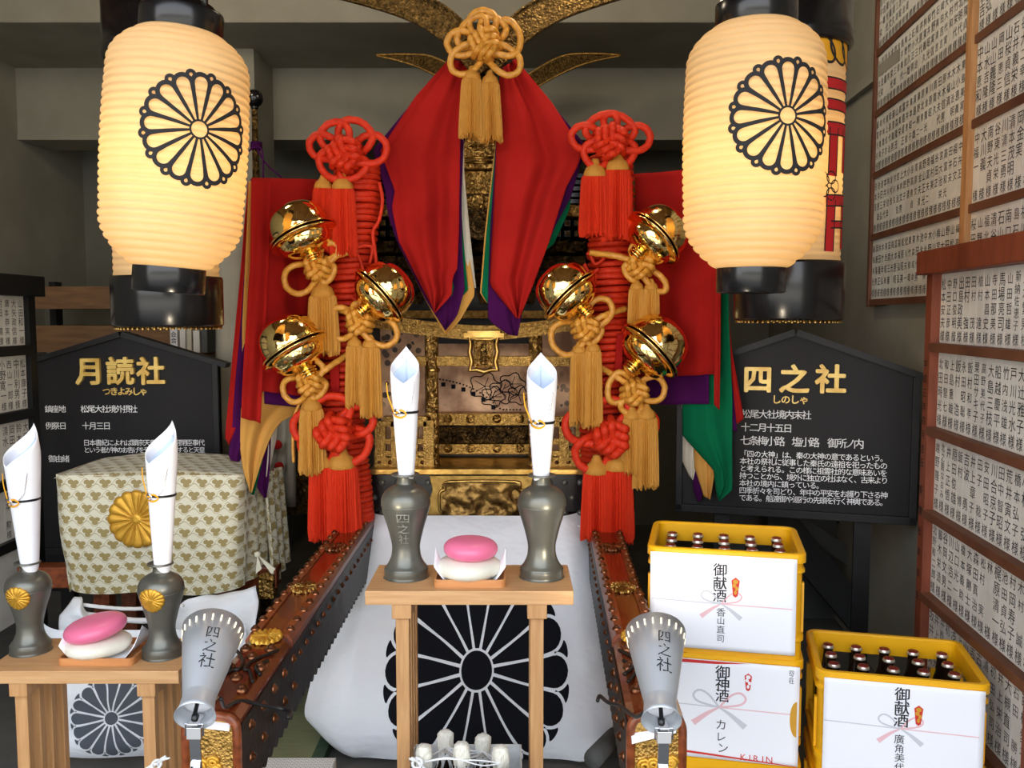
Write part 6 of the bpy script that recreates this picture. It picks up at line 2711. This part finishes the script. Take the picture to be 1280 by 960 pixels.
RT = [('title_lettering', 'sign_gold', rrow('四之社', 948, 474, 34, 45.5, .0), .034, .12),
      ('reading_lettering', 'sign_gold', rrow('しのしゃ', 972, 499, 11, 11.5, .01), .02, .1)]
for ln_ in (rrow('松尾大社境内末社', 934, 517, 11, 10.9, .022), rrow('十二月十五日', 934, 533.5, 11, 10.6, .03), rrow('七条梅小路', 934, 550, 12, 10.9, .03), rrow('塩小路', 999, 552, 12, 10.9, .03), rrow('御所ノ内', 1044, 553.5, 12, 10.9, .03)):
    RT.append(('description_lettering', 'sign_white', ln_, .009, 0))
for i, s_ in enumerate(('「四の大神」は、秦の大神の意であるという。', '本社の祭礼に従事した秦氏の遠祖を祀ったもの', 'と考えられる。この様に祖霊社的な意味あいを', '持つことから、境外に独立の社はなく、古来より',
                        '本社の境内に鎮っている。', '四季折々を司どり、年中の平安をお護り下さる神', 'である。船渡御や巡行の先頭を行く神輿である。')):
    n_ = len(s_)
    adv = 8.85 if n_ < 22 else 8.5
    RT.append(('description_lettering', 'sign_white', rrow(s_, 932, 566.5 + i * 9.15, 8.6, adv, .035), .006, 0))

shrine_sign('shrine_sign', 'dark house-shaped shrine sign with gold lettering at the right, above the yellow crates', mx, my, rzr, (z_at(419, my), z_at(472, 3.25), z_at(654, 3.25)), hwr, RT, .26)


# ================================================================== BROCADE COVERED BOX AT THE LEFT
YC_ = 3.30
xl, xr = x_at(62, YC_), x_at(300, YC_)
zt_ = at(180, 594, YC_).z
zb_ = at(180, 742, YC_).z
bx = thing('covered_shrine', 'small portable shrine under a cream and gold brocade cover, standing behind the left table', 'portable shrine', ((xl + xr) / 2, YC_ + .2, 0))
D_ = .40
Wc, Hc = xr - xl, zt_ - zb_
cx_ = (xl + xr) / 2


def cover(s_, t_):
    """s_: 0..1 round the front, right side and so on (left side, front, right side); t_: 0 top edge .. 1 hem"""
    d = D_ * s_ / .15 if s_ <= .15 else (D_ + Wc * (s_ - .15) / .7 if s_ <= .85 else D_ + Wc + D_ * (s_ - .85) / .15)
    hem = zb_ + .02 * noise.noise(Vector((d * 5, 0, 3)))
    bulge = .030 * math.sin(PI * min(1, t_ * 1.05)) + .012 * noise.noise(Vector((d * 4, t_ * 2, 5)))
    flare = .05 * t_ * t_
    r = .05
    if d < D_:
        k = d / D_
        p = Vector((xl + .035 * t_ * k - bulge * .6 * min(1, (1 - k) * 4), YC_ + D_ * (1 - k), 0))
    elif d < D_ + Wc:
        k = (d - D_) / Wc
        edge = min(k, 1 - k) * Wc
        rd = max(0, 1 - edge / r) ** 2 * .03
        p = Vector((xl + Wc * k, YC_ - bulge + rd, 0))
        if k < .5:
            p.x += .035 * t_ * max(0, 1 - k * 5)
        else:
            p.x += -.02 * t_ * max(0, 1 - (1 - k) * 5)
        hem += .045 * max(0, abs(k - .5) * 2 - .72) ** 1.2
    else:
        k = (d - D_ - Wc) / D_
        p = Vector((xr - .02 * t_ * (1 - k) + min(1, k * 3) * (bulge * .4 + flare * .8 * k) + .012 * math.sin(24 * k) * t_ * min(1, k * 4), YC_ + D_ * k + .03 * max(0, 1 - k * 8), 0))
        hem += .045 * .28 ** 1.2 * (1 - k)
        hem += .06 * k
    p.z = zt_ + (hem - zt_) * t_ - .018 * max(0, .06 - t_) / .06 * 0
    return p


per = D_ + Wc + D_
m = MB()
m.grid(cover, 140, 30, uvfn=lambda u, v: ((D_ * u / .15 if u <= .15 else (D_ + Wc * (u - .15) / .7 if u <= .85 else D_ + Wc + D_ * (u - .85) / .15)), -v * Hc))
T = MB()


def top(u, v):
    p = Vector((xl + Wc * u, YC_ + D_ * v, zt_ + .010 * math.sin(PI * u) + .02 * v * math.sin(PI * min(1, u + .1)) + .006 * noise.noise(Vector((u * 5, v * 4, 1)))))
    e = min(u, 1 - u, v, 1 - v)
    p.z -= .012 * max(0, 1 - e / .05) ** 2
    if v < .04:
        p.y += 0
    return p


m.grid(top, 40, 20, uvfn=lambda u, v: (D_ + u * Wc, v * D_ + .013))
cv = m.build('brocade_cover', 'brocade', bx)
c = at(171, 649, YC_ - .035)
m = MB()
crest_relief(m, s2m(37, YC_), .010, frame_to(c, (0, -1, .02)), 160)
m.build('gilt_crest', 'gold_leaf', cv)
# gauze overlay gathered at the right rear with little tassels
m = MB()


def gauze(u, v):
    return Vector((xr + .03 + .035 * v + .012 * math.sin(20 * u + 3 * v), YC_ + .16 + .26 * u, zt_ - .04 - (zt_ - zb_ - .02) * v * (1 - .10 * u)))


m.grid(gauze, 30, 20, uvfn=lambda u, v: (u * .3, v * .4))
m.build('cover_fold', 'brocade', bx, solid=.003)
m = MB()
b0 = at(322, 693, 3.30)
for ang in (-.6, .7):
    m.prism([b0, b0 + Vector((.05 * math.sin(ang + .5) + .02, 0, -.055)), b0 + Vector((.05 * math.sin(ang) + .02, 0, -.075))], (0, -.004, 0), (0, .004, 0))
m.lathe([(0, .012), (.012, .006), (.012, -.006), (0, -.012)], 12, Matrix.Translation(b0))
m.build('cover_bow', 'brocade', bx)
# wooden carrying bar with a brass shoe, legs below
bz = z_at(722, 3.5)
m = MB().span((xl - .25, 3.47, bz - .035), (x_at(343, 3.5), 3.55, bz + .05))
m.build('carrying_bar', 'pole_edge', bx, bevel=.004)
m = MB()
p = at(333, 733, 3.45)
m.prism([p + Vector((-.03, 0, .045)), p + Vector((.0, 0, .06)), p + Vector((.03, 0, .045)), p + Vector((.03, 0, -.05)), p + Vector((-.028, 0, -.05))], (0, -.008, 0), (0, .06, 0))
m.build('brass_shoe', 'gold_carved', bx, bevel=.003)
for x in (xl + .14, xr - .1):
    for y in (3.38, 3.62):
        MB().span((x - .03, y - .03, 0), (x + .03, y + .03, zb_ + .02)).build('leg', 'pole_edge', bx)
m = MB().span((xl + .10, 3.35, zb_ + .0), (xr - .06, 3.66, zb_ + .06))
m.build('under_frame', 'black_wood', bx)
MB().span((xl + .06, 3.36, zb_ + .05), (xr - .05, 3.68, zt_ - .02)).build('inner_body', 'black_wood', bx)


# crumpled white cloths below it
def heap(pts, Y, depth, label, seed, mt='white_cloth'):
    """loose cloth: pts outline top edge (px), hanging to py1"""
    m = MB()
    tops = resample([(x, y, 0) for x, y, _ in pts], 24)
    bots = resample([(x, y, 0) for x, _, y in pts], 24)

    def fn(u, v):
        j = min(int(round(u * 24)), 24)
        q = tops[j].lerp(bots[j], v)
        p = at(q.x, q.y, Y - depth * math.sin(PI * .5 * v))
        p.y += .035 * noise.noise(Vector((q.x * .03, q.y * .035, seed))) + .018 * math.sin(q.x * .09 + q.y * .12 + seed)
        return p
    m.grid(fn, 24, 16)
    return m.build('loose_cloth', mt, solid=.004)


tag(heap([(205, 772, 842), (232, 750, 835), (270, 745, 820), (305, 736, 808), (322, 730, 790)], 3.25, .12, '', 2.0), 'crumpled white cloth bundled under the right end of the brocade cover', 'cloth')
tag(heap([(74, 770, 800), (90, 748, 796), (104, 746, 790), (112, 762, 800), (126, 768, 806)], 3.20, .08, '', 5.0), 'crumpled white cloth under the left end of the brocade cover', 'cloth')
m = MB()
m.tube(catmull([at(104, 756, 3.19), at(130, 759, 3.18), at(160, 761, 3.18), at(196, 760, 3.19), at(230, 757, 3.2)], 8, False), .007, 8, strands=3, twist=120)
m.tube(catmull([at(150, 774, 3.16), at(176, 776, 3.15), at(206, 774, 3.16)], 8, False), .011, 8)
tag(m.build('white_rope', 'rope_white'), 'white rope stretched under the brocade covered box behind the pink cake', 'rope')

# cloth with a grey crest under it
make_front_cloth('crested_cloth', 'white cloth with grey chrysanthemum crest hanging behind the left table', x_at(150, 2.95), .36, .38, 3.02, 2.92, z_at(790, 3.0), .02,
                 (138, 899), s2m(53, 2.95), .0036, 'crest_grey', 9.0, 2.94, .25)

# ================================================================== FURTHER BACK
# pole with a ball finial, tied with cord
p = at(318, 123, 4.3)
fp = thing('flag_pole', 'dark pole with black ball finial rising behind the left banner', 'pole', (p.x, 4.3, 0))
MB().tube([Vector((p.x, 4.3, 0)), Vector((p.x, 4.3, 1.4)), Vector((p.x, 4.3, p.z - .03))], [.026, .024, .014], 14).build('shaft', 'bronze_carved', fp)
MB().lathe([(.012, -.055), (.018, -.045), (.018, -.036)] + [(max(.0, .042 * math.cos(a)), .042 * math.sin(a)) for a in [-PI / 2 * .8 + PI * .9 * i / 16 for i in range(17)]], 28, Matrix.Translation(p)).build('ball_finial', 'black_lacquer', fp)
m = MB()
k = at(319, 181, 4.28)
for q in range(4):
    m.tube([k + Vector((.024 * math.cos(a), .02 + .024 * math.sin(a), .009 * q - .015)) for a in [2 * PI * i / 16 for i in range(16)]], .005, 6, True)
m.tube(catmull([k, at(308, 192, 4.27), at(296, 204, 4.26)], 5, False), .004, 6)
m.tube(catmull([k, at(332, 204, 4.27), at(352, 222, 4.26)], 5, False), .004, 6)
m.tube(catmull([k, at(328, 190, 4.27), at(329, 222, 4.26)], 5, False), .004, 6)
m.build('tied_cord', 'purple_cloth', fp)

# pale curtain with a brocade border and a red plum mark, behind the left banner
YK_ = 4.15
ct = thing('hanging_curtain', 'pale hanging curtain with dark brocade border seen behind the left banner', 'curtain', (at(330, 480, YK_).x, YK_, .4))
m = loft(MB(), [(262, 240), (266, 400), (268, 634)], [(372, 240), (372, 400), (371, 632)], lambda u, v: YK_, 24, 24, .03, 2.5, 1)
m.build('curtain_panel', 'curtain_cloth', ct, solid=.004)
m = MB()
q = [at(x, y, YK_ + .04) for x, y in ((371, 250), (388, 250), (386, 642), (371, 642))]
m.prism(q, (0, 0, 0), (0, .01, 0))
q = [at(x, y, YK_ + .05) for x, y in ((268, 628), (386, 628), (386, 643), (268, 643))]
m.prism(q, (0, 0, 0), (0, .01, 0))
m.build('brocade_border', 'bronze_carved', ct)
m = MB()
for px, py in ((349, 583), (338, 591), (341, 603), (338, 560), (347, 556)):
    c = at(px, py, YK_ - .05)
    m.lathe([(.022, 0), (.022, .003), (0, .003)], 20, frame_to(c, (0, -1, 0)))
m.build('plum_mark', 'red_cloth', ct)

# wooden shelves at the back left with some books
YS = 5.2
sh = thing('wall_shelf', 'rough wooden shelves on the back wall at the left', 'shelf', (at(150, 480, YS + .2).x, YS + .2, 1.0))
for y0, y1 in ((358, 386), (407, 440), (470, 490)):
    a, b = at(36, y1, YS), at(262, y0, YS)
    MB().span((a.x, YS, a.z), (b.x, YS + .35, b.z)).build('shelf_board', 'shelf_wood', sh)
for px in (40, 132, 258):
    a, b = at(px, 500, YS + .02), at(px, 350, YS + .02)
    MB().span((a.x - .02, YS + .30, 0), (a.x + .02, YS + .38, b.z)).build('upright', 'black_wood', sh)
zsh = at(200, 440, YS - .25).z
bw = MB().span((at(196, 480, 5.0).x, 4.8, zsh - .02), (at(268, 480, 5.0).x, 5.18, zsh)).build('book_board', 'shelf_wood', sh)
for i, (px, w_, h_, mt, lbl) in enumerate(((221, 9, 30, 'white_plastic', 'pale book with dark title at the left end of the row behind the left sign'), (232, 7, 33, 'strip_paper', 'second book of the small row behind the left sign'),
                                           (240, 6, 31, 'cream_cloth', 'cream book in the middle of the small row behind the left sign'), (249, 8, 27, 'strip_paper', 'low pale book of the small row behind the left sign'),
                                           (259, 7, 32, 'grey_trim', 'grey book at the right end of the small row behind the left sign'))):
    p = at(px, 440, 4.9)
    wv, hv = s2m(w_, 4.9), s2m(h_, 4.9)
    b_ = thing('book', lbl, 'book', (p.x, 4.9, zsh), 0, 'books behind the left sign')
    MB().span((p.x - wv / 2, 4.86, zsh), (p.x + wv / 2, 5.05, zsh + hv)).build('cover', mt, b_, bevel=.002)
    MB().span((p.x - wv / 2 + .003, 4.862, zsh + hv - .002), (p.x + wv / 2 - .003, 5.045, zsh + hv + .001)).build('pages', 'paper', b_)
    if i == 0:
        m = MB()
        m.glyphs([('会', p.x, zsh + hv * .75, .03), ('会', p.x, zsh + hv * .5, .03)], lambda x, z: Vector((x, 4.8590, z)))
        m.build('spine_lettering', 'ink', b_)

# dark cabinet mass at the left under the shelves, flat panels
m = MB().span((-2.95, 4.9, 0), (-1.75, 5.18, z_at(500, 5.0)))
cb = m.build('low_cabinet', 'black_wood', bevel=.004)
tag(cb, 'dark low cabinet against the back wall behind the left sign', 'cabinet')

# ================================================================== ON THE FLOOR
a, b = at(300, 930, 3.0), at(470, 860, 3.8)
tm = thing('tatami_mat', 'greenish straw mat with dark cloth border on the floor left of the white cloth', 'mat', (-.75, 3.2, 0))
xm0, xm1 = -1.02, -.66
MB().span((xm0, 2.3, .0), (xm1 - .03, 4.1, .035)).build('straw_mat', 'tatami', tm)
MB().span((xm1 - .03, 2.3, .0), (xm1 + .012, 4.1, .037)).build('cloth_border', 'tatami_edge', tm)
p0, p1 = at(322, 947, 2.55), at(412, 947, 2.55)
gb = thing('gift_box', 'flat box in patterned paper between the left pole and the white cloth', 'box', ((p0.x + p1.x) / 2, 2.42, 0))
MB().span((p0.x - .05, 2.30, .0 if False else 0), (p1.x + .02, 2.55, p0.z)).build('box_body', 'gift_paper', gb, bevel=.002)
MB().prism([Vector((p1.x - .07, 2.40, p0.z + .0008)), Vector((p1.x + .02, 2.46, p0.z + .0008)), Vector((p1.x + .02, 2.472, p0.z + .0008)), Vector((p1.x - .06, 2.412, p0.z + .0008))], (0, 0, 0), (0, 0, .0012)).build('paper_flap', 'paper', gb)
# grey paper roll and bundle beside the right pole
m = MB()
c0, c1 = at(742, 948, 2.6), at(768, 920, 3.0)
m.tube([c0, c1], .03, 16)
tag(m.build('cloth_bundle', 'grey_trim'), 'grey folded cloth lying beside the right pole by the white cloth', 'cloth')
